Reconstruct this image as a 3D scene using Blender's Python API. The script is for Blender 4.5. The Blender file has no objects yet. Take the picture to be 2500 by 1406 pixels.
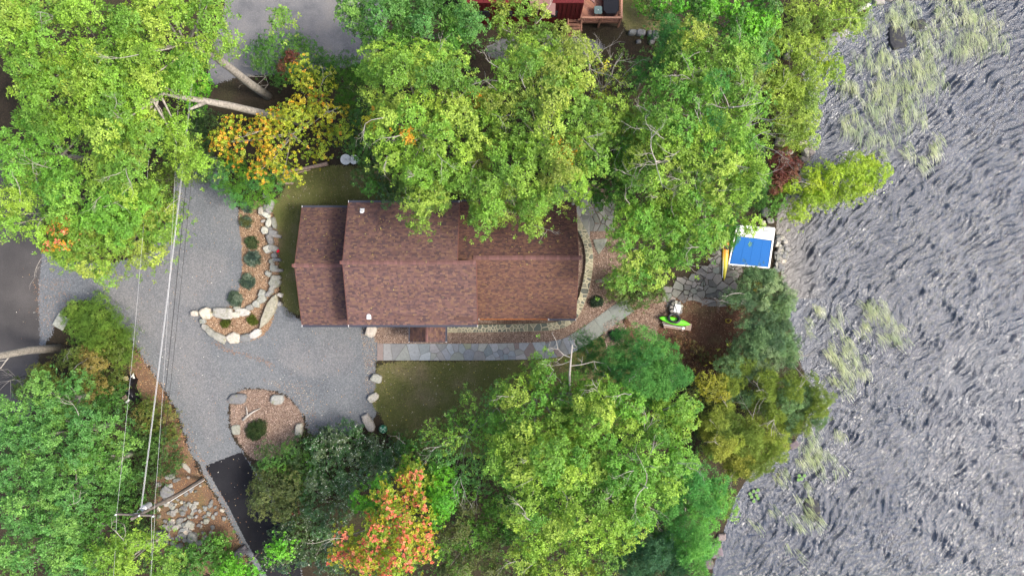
import bpy, math, random
import numpy as np
from mathutils import Vector
R = math.radians
S = bpy.context.scene
COL = S.collection
random.seed(7)

# ------------------------------------------------------------------ camera
CAMH = 66.0
FP = 1650.0
cam = bpy.data.cameras.new('camera'); camo = bpy.data.objects.new('camera', cam); COL.objects.link(camo)
camo.location = (0, 0, CAMH); camo.rotation_euler = (0, 0, 0)
cam.sensor_width = 36; cam.lens = 36*FP/2500; cam.clip_end = 3000; cam.clip_start = 0.5
S.camera = camo
# ------------------------------------------------------------------ world, sun
SUN_EL, SUN_AZ = 50, 103            # azimuth clockwise from +Y (north): from the east, slightly south
W = bpy.data.worlds.new('World'); S.world = W; W.use_nodes = True
wn = W.node_tree.nodes; wl = W.node_tree.links
sky = wn.new('ShaderNodeTexSky'); sky.sky_type = 'NISHITA'; sky.sun_disc = False
sky.sun_elevation = R(SUN_EL); sky.sun_rotation = R(SUN_AZ)
sky.air_density = 1.0; sky.dust_density = 4.5; sky.ozone_density = 1.0
bg = wn['Background']; wl.new(sky.outputs[0], bg.inputs[0]); bg.inputs[1].default_value = 0.15
sl = bpy.data.lights.new('sun', 'SUN'); sl.energy = 1.8; sl.angle = R(12); sl.color = (1.0, 0.95, 0.87)
so = bpy.data.objects.new('sun', sl); COL.objects.link(so)
sd_ = Vector((math.sin(R(SUN_AZ))*math.cos(R(SUN_EL)), math.cos(R(SUN_AZ))*math.cos(R(SUN_EL)), math.sin(R(SUN_EL))))
so.rotation_euler = sd_.to_track_quat('Z', 'Y').to_euler(); so.location = (0, 0, 90)
S.view_settings.view_transform = 'Standard'; S.view_settings.look = 'None'
S.view_settings.gamma = 1; S.view_settings.use_curve_mapping = False
S.view_settings.exposure = 1.15
S.render.resolution_x = 1024; S.render.resolution_y = 575

# ------------------------------------------------------------------ coordinates
def P(px, py, z=0.0):
    k = (CAMH-z)/FP
    return ((px-1250)*k, (703-py)*k, z)
SHORE = [(2135,-500),(2130,-60),(2110,30),(2030,110),(1950,150),(1960,240),(1955,330),(1965,390),(1925,450),(1890,520),
         (1888,600),(1905,690),(1920,790),(1945,880),(1985,980),(1935,1080),(1830,1150),(1790,1210),(1760,1300),(1725,1420),(1690,1900)]
SHW = np.array([P(a, b, -1.2)[:2] for a, b in SHORE])
def shore_x(y):
    return np.interp(-np.asarray(y, float), -SHW[:, 1], SHW[:, 0])
def hz(x, y):
    """height of the land: flat in the west, dipping to the lake in the east"""
    x = np.asarray(x, float); y = np.asarray(y, float)
    d = shore_x(y) - x
    t = np.clip((d-0.3)/9.0, 0, 1); t = t*t*(3-2*t)
    z = -1.12 + 1.12*t
    z = np.where(d < 0.3, -1.12 + (d-0.3)*0.35, z)
    return np.maximum(z, -4.0)
def G(px, py, dz=0.0):
    z = 0.0
    for _ in range(5):
        x, y, _z = P(px, py, z); z = float(hz(x, y))+dz
    return (x, y, z)

# ------------------------------------------------------------------ materials
def new_mat(name, rough=0.8, spec=0.3):
    m = bpy.data.materials.new(name); m.use_nodes = True
    b = m.node_tree.nodes['Principled BSDF']; b.inputs['Roughness'].default_value = rough
    b.inputs['Specular IOR Level'].default_value = spec
    return m, m.node_tree.nodes, m.node_tree.links, b
def ramp(N, L, src, stops, interp='LINEAR'):
    r = N.new('ShaderNodeValToRGB'); r.color_ramp.interpolation = interp
    e = r.color_ramp.elements
    while len(e) < len(stops): e.new(0.5)
    for i, (p, c) in enumerate(stops):
        e[i].position = p; e[i].color = (c[0], c[1], c[2], 1) if hasattr(c, '__len__') else (c, c, c, 1)
    L.new(src, r.inputs[0]); return r.outputs[0]
def noise(N, L, scale, detail=3, rough=0.55, vec=None, dist=0.0):
    n = N.new('ShaderNodeTexNoise'); n.inputs['Scale'].default_value = scale
    n.inputs['Detail'].default_value = detail; n.inputs['Roughness'].default_value = rough
    n.inputs['Distortion'].default_value = dist
    if vec is not None: L.new(vec, n.inputs['Vector'])
    return n.outputs['Fac']
def coords(N, L, scale=(1, 1, 1), rot=0, vt='POINT'):
    t = N.new('ShaderNodeNewGeometry'); mp = N.new('ShaderNodeMapping'); mp.vector_type = vt
    mp.inputs['Scale'].default_value = scale; mp.inputs['Rotation'].default_value = (0, 0, rot)
    L.new(t.outputs['Position'], mp.inputs['Vector']); return mp.outputs[0]
def mix(N, L, fac, a, b, mode='MIX'):
    m = N.new('ShaderNodeMix'); m.data_type = 'RGBA'; m.blend_type = mode
    for sck, v in ((m.inputs[0], fac), (m.inputs[6], a), (m.inputs[7], b)):
        if isinstance(v, (int, float)): sck.default_value = v
        elif isinstance(v, tuple): sck.default_value = (v[0], v[1], v[2], 1)
        else: L.new(v, sck)
    return m.outputs[2]
def bump(N, L, b, h, strength=0.5, dist=0.05):
    n = N.new('ShaderNodeBump'); n.inputs['Strength'].default_value = strength; n.inputs['Distance'].default_value = dist
    L.new(h, n.inputs['Height']); L.new(n.outputs[0], b.inputs['Normal'])
def edge_alpha(N, L, b, amp=0.5, scale=2.2, fine=11.0):
    """ragged, scattered edge of a ground sheet: attribute 'edge' is metres inside the outline"""
    a = N.new('ShaderNodeAttribute'); a.attribute_name = 'edge'
    v = coords(N, L)
    n1 = noise(N, L, scale, 4, 0.6, v); n2 = noise(N, L, fine, 2, 0.6, v)
    def mth(op, x, y):
        q = N.new('ShaderNodeMath'); q.operation = op
        for i, s in enumerate((x, y)):
            if isinstance(s, (int, float)): q.inputs[i].default_value = s
            else: L.new(s, q.inputs[i])
        return q.outputs[0]
    s1 = mth('MULTIPLY', mth('SUBTRACT', n1, 0.5), amp*2)
    s2 = mth('MULTIPLY', mth('SUBTRACT', n2, 0.5), amp*2.4)
    tot = mth('ADD', mth('ADD', a.outputs['Fac'], s1), s2)
    al = mth('GREATER_THAN', tot, 0.0)
    L.new(al, b.inputs['Alpha'])

def ground_mat(name, base, fine, specks, fscale=9, rough=0.95, edge=None, bs=0.6, big=0.22, sp=(0.66, 0.7), pebble=None):
    m, N, L, b = new_mat(name, rough, 0.15)
    v = coords(N, L)
    c1 = ramp(N, L, noise(N, L, big, 5, 0.6, v), [(0.3, base[0]), (0.5, base[1]), (0.7, base[2])])
    f = noise(N, L, fscale, 4, 0.75, v)
    c2 = ramp(N, L, f, [(0.25, fine[0]), (0.75, fine[1])])
    c = mix(N, L, 1.0, c1, c2, 'MULTIPLY')
    s = ramp(N, L, noise(N, L, fscale*1.4, 2, 0.5, v), [(sp[0], 0.0), (sp[1], 1.0)])
    c = mix(N, L, s, c, specks)
    if pebble:
        vo = N.new('ShaderNodeTexVoronoi'); vo.inputs['Scale'].default_value = pebble[0]; L.new(v, vo.inputs['Vector'])
        bw = N.new('ShaderNodeRGBToBW'); L.new(vo.outputs['Color'], bw.inputs[0])
        pc = ramp(N, L, bw.outputs[0], pebble[1])
        c = mix(N, L, pebble[2], c, pc)
    L.new(c, b.inputs['Base Color'])
    bump(N, L, b, f, bs, 0.06)
    if edge: edge_alpha(N, L, b, *edge)
    return m

def attr_mat(name, rough=0.85, spec=0.25, grain=0.35, gscale=8, bs=0.5, moss=None):
    """colour comes from the vertex attribute Col (one colour per stone / shingle / board) plus grain"""
    m, N, L, b = new_mat(name, rough, spec)
    a = N.new('ShaderNodeAttribute'); a.attribute_name = 'Col'
    v = coords(N, L); n = noise(N, L, gscale, 5, 0.65, v)
    g = ramp(N, L, n, [(0.25, 1-grain), (0.75, 1+grain*0.6)])
    c = mix(N, L, 1.0, a.outputs['Color'], g, 'MULTIPLY')
    if moss:
        c = mix(N, L, ramp(N, L, noise(N, L, 2.3, 4, 0.6, v), [(0.55, 0.0), (0.72, 0.7)]), c, moss)
    L.new(c, b.inputs['Base Color']); bump(N, L, b, n, bs, 0.04)
    return m
def plain(name, col, rough=0.6, spec=0.4, grain=0.2, gscale=6, metallic=0, bs=0.15):
    m, N, L, b = new_mat(name, rough, spec)
    n = noise(N, L, gscale, 5, 0.6, coords(N, L))
    g = ramp(N, L, n, [(0.25, tuple(x*(1-grain) for x in col)), (0.75, tuple(min(1, x*(1+grain*0.6)) for x in col))])
    L.new(g, b.inputs['Base Color']); b.inputs['Metallic'].default_value = metallic
    bump(N, L, b, n, bs, 0.03); return m
def leaf_mat(name, rough=0.6, spec=0.3, trans=0.3):
    m, N, L, b = new_mat(name, rough, spec)
    a = N.new('ShaderNodeAttribute'); a.attribute_name = 'Col'
    n = noise(N, L, 0.35, 4, 0.6, coords(N, L))
    g = ramp(N, L, n, [(0.3, (0.80, 0.86, 0.9)), (0.7, (1.16, 1.1, 1.0))])
    c = mix(N, L, 1.0, a.outputs['Color'], g, 'MULTIPLY')
    L.new(c, b.inputs['Base Color'])
    t = N.new('ShaderNodeBsdfTranslucent'); tc = mix(N, L, 1.0, c, (1.15, 1.1, 0.55), 'MULTIPLY'); L.new(tc, t.inputs['Color'])
    ms = N.new('ShaderNodeMixShader'); ms.inputs[0].default_value = trans
    L.new(b.outputs[0], ms.inputs[1]); L.new(t.outputs[0], ms.inputs[2])
    L.new(ms.outputs[0], N['Material Output'].inputs['Surface'])
    return m

M = {}
M['floor'] = ground_mat('forest_floor_litter', ((.020,.017,.011),(.034,.026,.018),(.042,.038,.02)), (0.5, 1.5), (.12,.07,.035), 7, bs=0.9, big=0.3, sp=(.66,.72))
M['gravel'] = ground_mat('crushed_stone_gravel', ((.094,.106,.118),(.132,.144,.154),(.182,.186,.187)), (0.66, 1.3), (.33,.33,.33), 10, edge=(0.5, 1.0, 6), bs=0.5, big=0.13, sp=(.70,.74),
                         pebble=(11, [(0.2,(.08,.085,.092)),(0.55,(.15,.15,.155)),(0.85,(.25,.25,.25))], 0.38))
M['worn'] = ground_mat('worn_gravel_patch', ((.120,.128,.138),(.160,.162,.166),(.185,.182,.180)), (0.66, 1.3), (.33,.33,.33), 10, edge=(1.25, .45, 13), bs=0.5, big=0.3, sp=(.70,.74), pebble=(11, [(0.2,(.08,.085,.092)),(0.55,(.16,.16,.165)),(0.85,(.26,.26,.26))], 0.38))
M['gravel2'] = ground_mat('trodden_gravel', ((.105,.108,.115),(.165,.162,.165),(.20,.188,.178)), (0.75, 1.2), (.3,.29,.27), 8, edge=(0.45, 1.0, 6), bs=0.5, big=0.35, sp=(.70,.74))
M['road'] = ground_mat('worn_asphalt', ((.052,.049,.048),(.068,.063,.061),(.092,.085,.081)), (0.8, 1.2), (.14,.12,.1), 9, edge=(0.3, 1, 6), bs=0.3, big=0.2, sp=(.72,.76))
M['blacktop'] = ground_mat('fresh_asphalt', ((.010,.010,.012),(.015,.015,.018),(.021,.021,.024)), (0.8, 1.3), (.1,.1,.1), 12, edge=(0.03, 1, 8), bs=0.3, big=0.3, sp=(.76,.78))
M['mulch'] = ground_mat('wood_chip_mulch', ((.17,.105,.06),(.23,.155,.09),(.28,.195,.12)), (0.55, 1.4), (.55,.36,.24), 9, edge=(0.22, 2, 8), bs=1.0, big=0.45, sp=(.6,.7),
                        pebble=(12, [(0.15,(.07,.04,.03)),(0.5,(.21,.125,.08)),(0.85,(.42,.29,.19))], 0.55))
M['mulch2'] = ground_mat('pink_bark_mulch', ((.13,.085,.062),(.185,.13,.098),(.23,.17,.13)), (0.55, 1.4), (.5,.35,.28), 9, edge=(0.25, 2, 8), bs=1.0, big=0.4, sp=(.62,.7),
                         pebble=(12, [(0.15,(.055,.032,.027)),(0.5,(.18,.125,.095)),(0.85,(.38,.29,.22))], 0.55))
M['lawn'] = ground_mat('dry_lawn', ((.078,.092,.026),(.118,.12,.042),(.18,.15,.085)), (0.55, 1.4), (.13,.11,.05), 8, edge=(0.35, 1.5, 8), bs=0.9, big=0.30, sp=(.66,.74))
M['needles'] = ground_mat('red_pine_needle_ground', ((.065,.034,.022),(.10,.052,.034),(.115,.095,.05)), (0.5, 1.4), (.22,.14,.09), 8, edge=(0.5, 1, 6), bs=0.9, big=0.35, sp=(.66,.72))
M['dirt'] = ground_mat('leaf_strewn_dirt', ((.11,.065,.045),(.16,.10,.065),(.13,.115,.05)), (0.5, 1.4), (.33,.19,.08), 8, edge=(0.5, 1, 6), bs=0.9, big=0.5, sp=(.6,.68))
M['stone'] = attr_mat('field_stone', 0.9, 0.2, 0.38, 6, 0.8, (.17,.17,.075))
M['flag'] = attr_mat('flagstone', 0.8, 0.25, 0.22, 5, 0.3)
M['mortar'] = plain('pale_mortar', (.46,.42,.30), 0.9, 0.1, 0.25)
M['shingle'] = attr_mat('asphalt_shingle', 0.9, 0.15, 0.2, 14, 0.4)
M['cap'] = plain('ridge_shingle', (.15,.068,.056), 0.9, 0.15, 0.25)
M['gutter'] = plain('slate_grey_gutter', (.045,.047,.065), 0.45, 0.4)
M['rust'] = plain('leaf_filled_gutter', (.24,.09,.035), 0.8, 0.2, 0.4, 9)
M['siding'] = plain('brown_wood_siding', (.09,.045,.035), 0.7, 0.3)
M['white'] = plain('white_paint', (.75,.75,.74), 0.5, 0.4, 0.08)
M['pvc'] = plain('grey_white_plastic', (.6,.62,.62), 0.5)
M['glass'] = plain('window_glass', (.02,.025,.03), 0.08, 0.8, 0.1)
M['red_wall'] = plain('dark_red_boards', (.105,.008,.010), 0.7, 0.3, 0.3)
M['deck'] = attr_mat('stained_deck_board', 0.7, 0.3, 0.25, 7, 0.3)
M['black'] = plain('black_plastic', (.006,.006,.008), 0.35, 0.3, 0.3)
M['bluemat'] = plain('blue_vinyl_mat', (.002,.10,.34), 0.7, 0.3, 0.1, 9)
M['navy'] = plain('navy_cover', (.01,.013,.03), 0.4)
M['teal'] = plain('grey_green_plastic', (.09,.14,.14), 0.5)
M['bark'] = plain('grey_bark', (.33,.30,.26), 0.95, 0.1, 0.55, 5, bs=0.9)
M['darkbark'] = plain('dark_bark', (.06,.048,.038), 0.95, 0.1, 0.4, 6, bs=0.8)
M['twig'] = plain('bleached_branch', (.36,.33,.29), 0.9, 0.1, 0.4, 4)
M['pole'] = plain('weathered_pole_wood', (.17,.145,.125), 0.9, 0.1, 0.45, 3)
M['wire'] = plain('bare_aluminium_wire', (.48,.48,.48), 0.5, 0.5, 0.05)
M['cable'] = plain('black_cable', (.008,.008,.009), 0.6)
M['metal'] = plain('galvanised_metal', (.45,.47,.48), 0.4, 0.5, 0.15, 6, 0.4)
M['wood'] = plain('weathered_plank', (.30,.22,.18), 0.85, 0.15, 0.35, 6)
M['leaf'] = leaf_mat('leaf', 0.5, 0.4, 0.22)
M['gloss_leaf'] = leaf_mat('glossy_leaf', 0.3, 0.6, 0.15)
M['needle'] = leaf_mat('needle', 0.7, 0.2, 0.3)
M['reed'] = leaf_mat('reed_blade', 0.6, 0.2, 0.2)
M['litter'] = attr_mat('fallen_leaf', 0.8, 0.2, 0.1, 5, 0.1)

# ------------------------------------------------------------------ mesh helpers
def tag(o, label=None, cat=None, group=None, kind=None):
    if label: o['label'] = label
    if cat: o['category'] = cat
    if group: o['group'] = group
    if kind: o['kind'] = kind
    return o
def empty(name, loc, label, cat, group=None, rz=0):
    o = bpy.data.objects.new(name, None); o.empty_display_size = 0.3; COL.objects.link(o)
    o.location = loc; o.rotation_euler = (0, 0, rz)
    return tag(o, label, cat, group)
def np_mesh(name, V, F, mat, col=None, smooth=False, attrs=None):
    V = np.ascontiguousarray(V, dtype=np.float32).reshape(-1, 3); F = np.ascontiguousarray(F, dtype=np.int32)
    me = bpy.data.meshes.new(name); k = F.shape[1]; n = F.shape[0]
    me.vertices.add(len(V)); me.vertices.foreach_set('co', V.ravel())
    me.loops.add(n*k); me.loops.foreach_set('vertex_index', F.ravel())
    me.polygons.add(n); me.polygons.foreach_set('loop_start', np.arange(0, n*k, k, dtype=np.int32))
    me.update(calc_edges=True)
    me.polygons.foreach_set('use_smooth', np.full(n, smooth, dtype=bool))
    if col is not None:
        a = me.color_attributes.new('Col', 'FLOAT_COLOR', 'POINT')
        c = np.ones((len(V), 4), np.float32); c[:, :3] = col; a.data.foreach_set('color', c.ravel())
    for nm, vals in (attrs or {}).items():
        a = me.attributes.new(nm, 'FLOAT', 'POINT'); a.data.foreach_set('value', np.asarray(vals, np.float32))
    me.materials.append(mat)
    return me
def link(name, me, parent=None, loc=None):
    o = bpy.data.objects.new(name, me); COL.objects.link(o)
    if parent is not None: o.parent = parent
    if loc is not None: o.location = loc
    return o
class MB:
    """collects polygons; coordinates are relative to the origin o given to build"""
    def __init__(s): s.v = []; s.f = []; s.c = []
    def add(s, vs, fs, col=(1, 1, 1)):
        n = len(s.v); s.v += [tuple(v) for v in vs]; s.f += [tuple(i+n for i in f) for f in fs]; s.c += [col]*len(vs); return s
    def box(s, c, d, rz=0, col=(1, 1, 1), tilt=0, bev=0.0):
        hx, hy, h = d[0]/2, d[1]/2, d[2]/2
        ca, sa = math.cos(rz), math.sin(rz); vs = []
        if bev > 0:
            rings = [(-h, 1), (h-bev, 1), (h, 0)]
        else: rings = [(-h, 1), (h, 1)]
        for z, full in rings:
            b = 0 if full else bev
            for sx, sy in ((-1, -1), (1, -1), (1, 1), (-1, 1)):
                x, y = sx*(hx-b), sy*(hy-b)
                zz = z + x*math.tan(tilt)
                vs.append((c[0]+x*ca-y*sa, c[1]+x*sa+y*ca, c[2]+zz))
        fs = [(3, 2, 1, 0)]
        for r in range(len(rings)-1):
            for i in range(4):
                a, b2 = r*4+i, r*4+(i+1) % 4; fs.append((a, b2, b2+4, a+4))
        t = (len(rings)-1)*4; fs.append((t, t+1, t+2, t+3))
        return s.add(vs, fs, col)
    def tube(s, pts, rad, n=6, col=(1, 1, 1), cap=True):
        pts = [Vector(p) for p in pts]; rad = rad if hasattr(rad, '__len__') else [rad]*len(pts)
        vs = []; fs = []
        for i, p in enumerate(pts):
            d = (pts[min(i+1, len(pts)-1)]-pts[max(i-1, 0)]).normalized()
            up = Vector((0, 0, 1)) if abs(d.z) < 0.9 else Vector((1, 0, 0))
            a = d.cross(up).normalized(); b = d.cross(a)
            for k in range(n):
                t = 2*math.pi*k/n; vs.append(p + (a*math.cos(t)+b*math.sin(t))*rad[i])
        for i in range(len(pts)-1):
            for k in range(n):
                fs.append((i*n+k, i*n+(k+1) % n, (i+1)*n+(k+1) % n, (i+1)*n+k))
        if cap:
            fs.append(tuple(range(n))[::-1]); fs.append(tuple((len(pts)-1)*n+k for k in range(n)))
        return s.add(vs, fs, col)
    def lathe(s, c, prof, n=16, col=(1, 1, 1)):
        vs = []; fs = []
        for z, r in prof:
            for k in range(n):
                t = 2*math.pi*k/n; vs.append((c[0]+r*math.cos(t), c[1]+r*math.sin(t), c[2]+z))
        for i in range(len(prof)-1):
            for k in range(n): fs.append((i*n+k, i*n+(k+1) % n, (i+1)*n+(k+1) % n, (i+1)*n+k))
        fs.append(tuple(range(n))[::-1]); fs.append(tuple((len(prof)-1)*n+k for k in range(n)))
        return s.add(vs, fs, col)
    def prism(s, poly, z0, z1, col=(1, 1, 1), inset=0.0):
        n = len(poly); cx = sum(p[0] for p in poly)/n; cy = sum(p[1] for p in poly)/n
        vs = [(x, y, z0) for x, y in poly]
        if inset > 0:
            vs += [(x, y, z1-inset) for x, y in poly]
            vs += [(x+(cx-x)*min(.4, inset/max(.05, math.hypot(x-cx, y-cy))), y+(cy-y)*min(.4, inset/max(.05, math.hypot(x-cx, y-cy))), z1) for x, y in poly]
        else: vs += [(x, y, z1) for x, y in poly]
        fs = [tuple(range(n))[::-1]]
        for r in range(len(vs)//n-1):
            for i in range(n): fs.append((r*n+i, r*n+(i+1) % n, (r+1)*n+(i+1) % n, (r+1)*n+i))
        t = len(vs)-n; fs.append(tuple(range(t, t+n)))
        return s.add(vs, fs, col)
    def build(s, name, mat, parent=None, smooth=False, origin=(0, 0, 0)):
        me = bpy.data.meshes.new(name)
        me.from_pydata([(v[0]-origin[0], v[1]-origin[1], v[2]-origin[2]) for v in s.v], [], s.f); me.update()
        a = me.color_attributes.new('Col', 'FLOAT_COLOR', 'POINT')
        c = np.ones((len(s.v), 4), np.float32); c[:, :3] = np.array(s.c, np.float32); a.data.foreach_set('color', c.ravel())
        if smooth: me.polygons.foreach_set('use_smooth', [True]*len(me.polygons))
        me.materials.append(mat)
        o = bpy.data.objects.new(name, me); COL.objects.link(o)
        if parent is not None: o.parent = parent
        else: o.location = origin
        return o

def poly_sd(x, y, poly):
    """signed distance (positive inside) of points to a closed polygon, vectorised"""
    P0 = np.array(poly, float); P1 = np.roll(P0, -1, 0)
    best = np.full(x.shape, 1e9); ins = np.zeros(x.shape, bool)
    for (ax, ay), (bx, by) in zip(P0, P1):
        dx, dy = bx-ax, by-ay; l2 = dx*dx+dy*dy+1e-12
        t = np.clip(((x-ax)*dx+(y-ay)*dy)/l2, 0, 1)
        best = np.minimum(best, (x-ax-t*dx)**2+(y-ay-t*dy)**2)
        c = ((ay > y) != (by > y)); xi = ax + (y-ay)*dx/(dy if abs(dy) > 1e-12 else 1e-12)
        ins ^= c & (x < xi)
    d = np.sqrt(best); return np.where(ins, d, -d)
def smooth_poly(pts, it=2):
    for _ in range(it):
        q = []
        for i, p in enumerate(pts):
            n = pts[(i+1) % len(pts)]
            q.append((p[0]*.75+n[0]*.25, p[1]*.75+n[1]*.25)); q.append((p[0]*.25+n[0]*.75, p[1]*.25+n[1]*.75))
        pts = q
    return pts
def sheet(name, polys_px, mat, layer, cell=0.25, margin=0.35, soft=True, dz=0.0):
    polys = [[G(a, b)[:2] for a, b in (smooth_poly(pp) if soft else pp)] for pp in polys_px]
    allp = np.array([p for pp in polys for p in pp])
    x0, y0 = allp.min(0)-1; x1, y1 = allp.max(0)+1
    xs = np.arange(x0, x1+cell, cell); ys = np.arange(y0, y1+cell, cell)
    X, Y = np.meshgrid(xs, ys)
    sd = np.max([poly_sd(X, Y, pp) for pp in polys], 0)
    Z = hz(X, Y) + 0.004*layer + dz
    nx, ny = len(xs), len(ys)
    keep = (sd > -margin); kc = keep[:-1, :-1] & keep[1:, :-1] & keep[:-1, 1:] & keep[1:, 1:]
    j, i = np.nonzero(kc); a = j*nx+i
    F = np.stack([a, a+1, a+nx+1, a+nx], 1)
    used = np.unique(F); mp = np.full(nx*ny, -1); mp[used] = np.arange(len(used)); F = mp[F]
    V = np.stack([X.ravel(), Y.ravel(), Z.ravel()], 1)[used]
    o = link(name, np_mesh(name, V, F, mat, attrs={'edge': sd.ravel()[used]}))
    return tag(o, kind='structure')

# ================================================================== SETTING
def axis(lo, hi, step, far):
    a = list(np.arange(lo, hi+step/2, step)); d = step
    left = []; x = lo
    while x > -far: d *= 1.5; x -= d; left.append(x)
    d = step; right = []; x = hi
    while x < far: d *= 1.5; x += d; right.append(x)
    return np.array(left[::-1]+a+right)
xs = axis(-62.3, 62.3, 0.7, 900); ys = axis(-40.6, 40.6, 0.7, 900)
X, Y = np.meshgrid(xs, ys); nx = len(xs)
Z = hz(X, Y)
j, i = np.nonzero(np.ones((len(ys)-1, nx-1))); a = j*nx+i
ground = link('ground', np_mesh('ground', np.stack([X.ravel(), Y.ravel(), Z.ravel()], 1), np.stack([a, a+1, a+nx+1, a+nx], 1), M['floor'], smooth=True))
tag(ground, kind='structure')

# water ------------------------------------------------------------
WZ = -1.3
m, N, L, b = new_mat('lake_water', 0.23, 0.5)
b.inputs['IOR'].default_value = 1.80
v = coords(N, L, (2.8, 1.0, 1), R(48), 'TEXTURE')
n1 = noise(N, L, 3.3, 4, 0.62, v, 0.1); n2 = noise(N, L, 9.0, 4, 0.65, coords(N, L, (2.0, 1.0, 1), R(44), 'TEXTURE'), 0.1)
cc = ramp(N, L, noise(N, L, 0.06, 3, 0.5, coords(N, L)), [(0.35, (.010, .019, .038)), (0.65, (.018, .029, .052))])
# shallow brown water close to the bank
at = N.new('ShaderNodeAttribute'); at.attribute_name = 'depth'
sh = ramp(N, L, at.outputs['Fac'], [(0.0, 1.0), (1.0, 0.0)])
cc = mix(N, L, sh, cc, (.075, .062, .045))
L.new(cc, b.inputs['Base Color'])
ma = N.new('ShaderNodeMath'); ma.operation = 'MULTIPLY_ADD'; L.new(n2, ma.inputs[0]); ma.inputs[1].default_value = 0.35; L.new(n1, ma.inputs[2])
bump(N, L, b, ma.outputs[0], 1.0, 0.22)
M['water'] = m
rng = np.random.default_rng(5)
xs = axis(15, 56, 0.155, 900); ys = axis(-34, 34, 0.155, 900)
xs = xs[xs > 14.8]
X, Y = np.meshgrid(xs, ys); H = np.zeros_like(X)
wx = X + 0.5*np.sin(Y*0.6+1)+0.3*np.sin(X*0.9+Y*1.3); wy = Y + 0.5*np.sin(X*0.5)+0.3*np.sin(X*1.1-Y*0.7)
for k in range(30):
    lam, th = (rng.uniform(0.7, 1.5), R(-40)+rng.normal(0, 0.15)) if k < 13 else (rng.uniform(0.42, 0.8), R(-40)+rng.normal(0, 0.42)); kk = 2*math.pi/lam
    ph = rng.uniform(0, 6.28); s = np.sin(kk*(math.cos(th)*wx+math.sin(th)*wy)+ph)
    H += lam*0.029*((1-2*np.abs(s))+.5*np.cos(kk*(math.cos(th)*wx+math.sin(th)*wy)+ph))*rng.uniform(.6, 1.2)
calm = np.clip((X-shore_x(Y))/3.0, 0.25, 1)
inn = (X < 57) & (np.abs(Y) < 35)
Zw = WZ + np.where(inn, H*calm, 0)
nx = len(xs); j, i = np.nonzero(np.ones((len(ys)-1, nx-1))); a = j*nx+i
depth = np.clip((X-shore_x(Y))/5.0, 0, 1)
# shallows only beside the patio bay
depth = np.where((Y > -1) & (Y < 9), depth, 1.0)
water = link('lake_water', np_mesh('lake_water', np.stack([X.ravel(), Y.ravel(), Zw.ravel()], 1), np.stack([a, a+1, a+nx+1, a+nx], 1), m, smooth=True, attrs={'depth': depth.ravel()}))
tag(water, kind='structure')

# ground sheets -----------------------------------------------------
DRIVE = [(60,600),(200,640),(330,640),(420,540),(430,380),(520,360),(575,480),(590,560),(630,640),(640,720),(690,740),(720,775),(760,790),(1000,790),(1000,800),(918,840),(918,960),(930,1010),(860,1060),(760,1075),(745,1020),(700,960),(640,948),(580,950),(556,990),(560,1060),(600,1115),(660,1190),(740,1400),(760,1500),(690,1500),(610,1370),(545,1235),(490,1150),(455,1080),(430,1000),(385,925),(330,850),(260,745),(180,725),(140,780),(110,850),(60,900),(40,760)]
sheet('gravel_driveway', [DRIVE], M['gravel'], 2)
sheet('worn_gravel', [[(180,690),(330,655),(470,610),(540,600),(560,680),(470,740),(520,900),(560,930),(530,990),(540,1080),(500,1080),(450,960),(380,850),(300,730)],
                         [(640,850),(850,830),(880,900),(720,930)]], M['worn'], 3, margin=1.6)
sheet('upper_gravel_lot', [[(500,150),(540,60),(560,-60),(900,-60),(960,60),(900,160),(800,170),(700,180),(560,190),(520,220)]], M['gravel2'], 2, margin=0.6)
sheet('upper_gravel_path', [[(1180,110),(1260,85),(1380,85),(1470,100),(1480,130),(1300,160),(1200,150)]], M['gravel2'], 1, margin=0.6)
sheet('road', [[(-500,380),(120,340),(105,600),(92,720),(100,830),(85,950),(60,1100),(-500,1100)]], M['road'], 3)
sheet('new_asphalt_strip', [[(499,1137),(590,1102),(640,1180),(720,1330),(740,1420),(660,1420),(600,1320),(560,1240)]], M['blacktop'], 3, cell=0.2, soft=False, margin=0.15)
sheet('side_lawn', [[(690,470),(720,415),(860,400),(1000,440),(1000,560),(860,780),(700,770),(683,700),(680,600),(660,500)]], M['lawn'], 3)
sheet('front_lawn', [[(918,882),(1100,882),(1400,875),(1480,800),(1600,900),(1500,1080),(1100,1120),(960,1090),(935,1020),(905,990),(920,930)]], M['lawn'], 3)
sheet('upper_lawn', [[(1515,-60),(1640,-60),(1640,70),(1560,90),(1515,70)]], M['lawn'], 2)
sheet('planting_bed_mulch', [[(600,490),(655,495),(680,560),(682,700),(670,780),(640,830),(560,835),(500,815),(490,760),(560,755),(590,700),(592,600),(578,520)]], M['mulch'], 4, cell=0.18)
sheet('path_bed_mulch', [[(912,795),(1000,780),(1400,780),(1440,600),(1460,640),(1500,720),(1530,740),(1480,775),(1400,830),(1300,842),(1000,842),(915,845)],
                         [(1405,520),(1445,540),(1520,640),(1520,740),(1440,780),(1390,700)],
                         [(1470,790),(1510,770),(1530,800),(1520,840),(1480,850)]], M['mulch2'], 5, cell=0.2)
sheet('island_bed_mulch', [[(565,955),(640,948),(700,965),(740,1010),(742,1060),(700,1110),(620,1130),(590,1090),(560,1040)]], M['mulch2'], 4, cell=0.18)
sheet('pine_needle_ground', [[(1530,745),(1620,720),(1760,730),(1850,760),(1850,900),(1720,930),(1600,880),(1520,830)]], M['needles'], 1, dz=0.03)
sheet('tan_leaf_litter', [[(1520,745),(1570,725),(1630,722),(1640,760),(1600,800),(1610,850),(1540,800)]], M['mulch2'], 2, dz=0.035)
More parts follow.
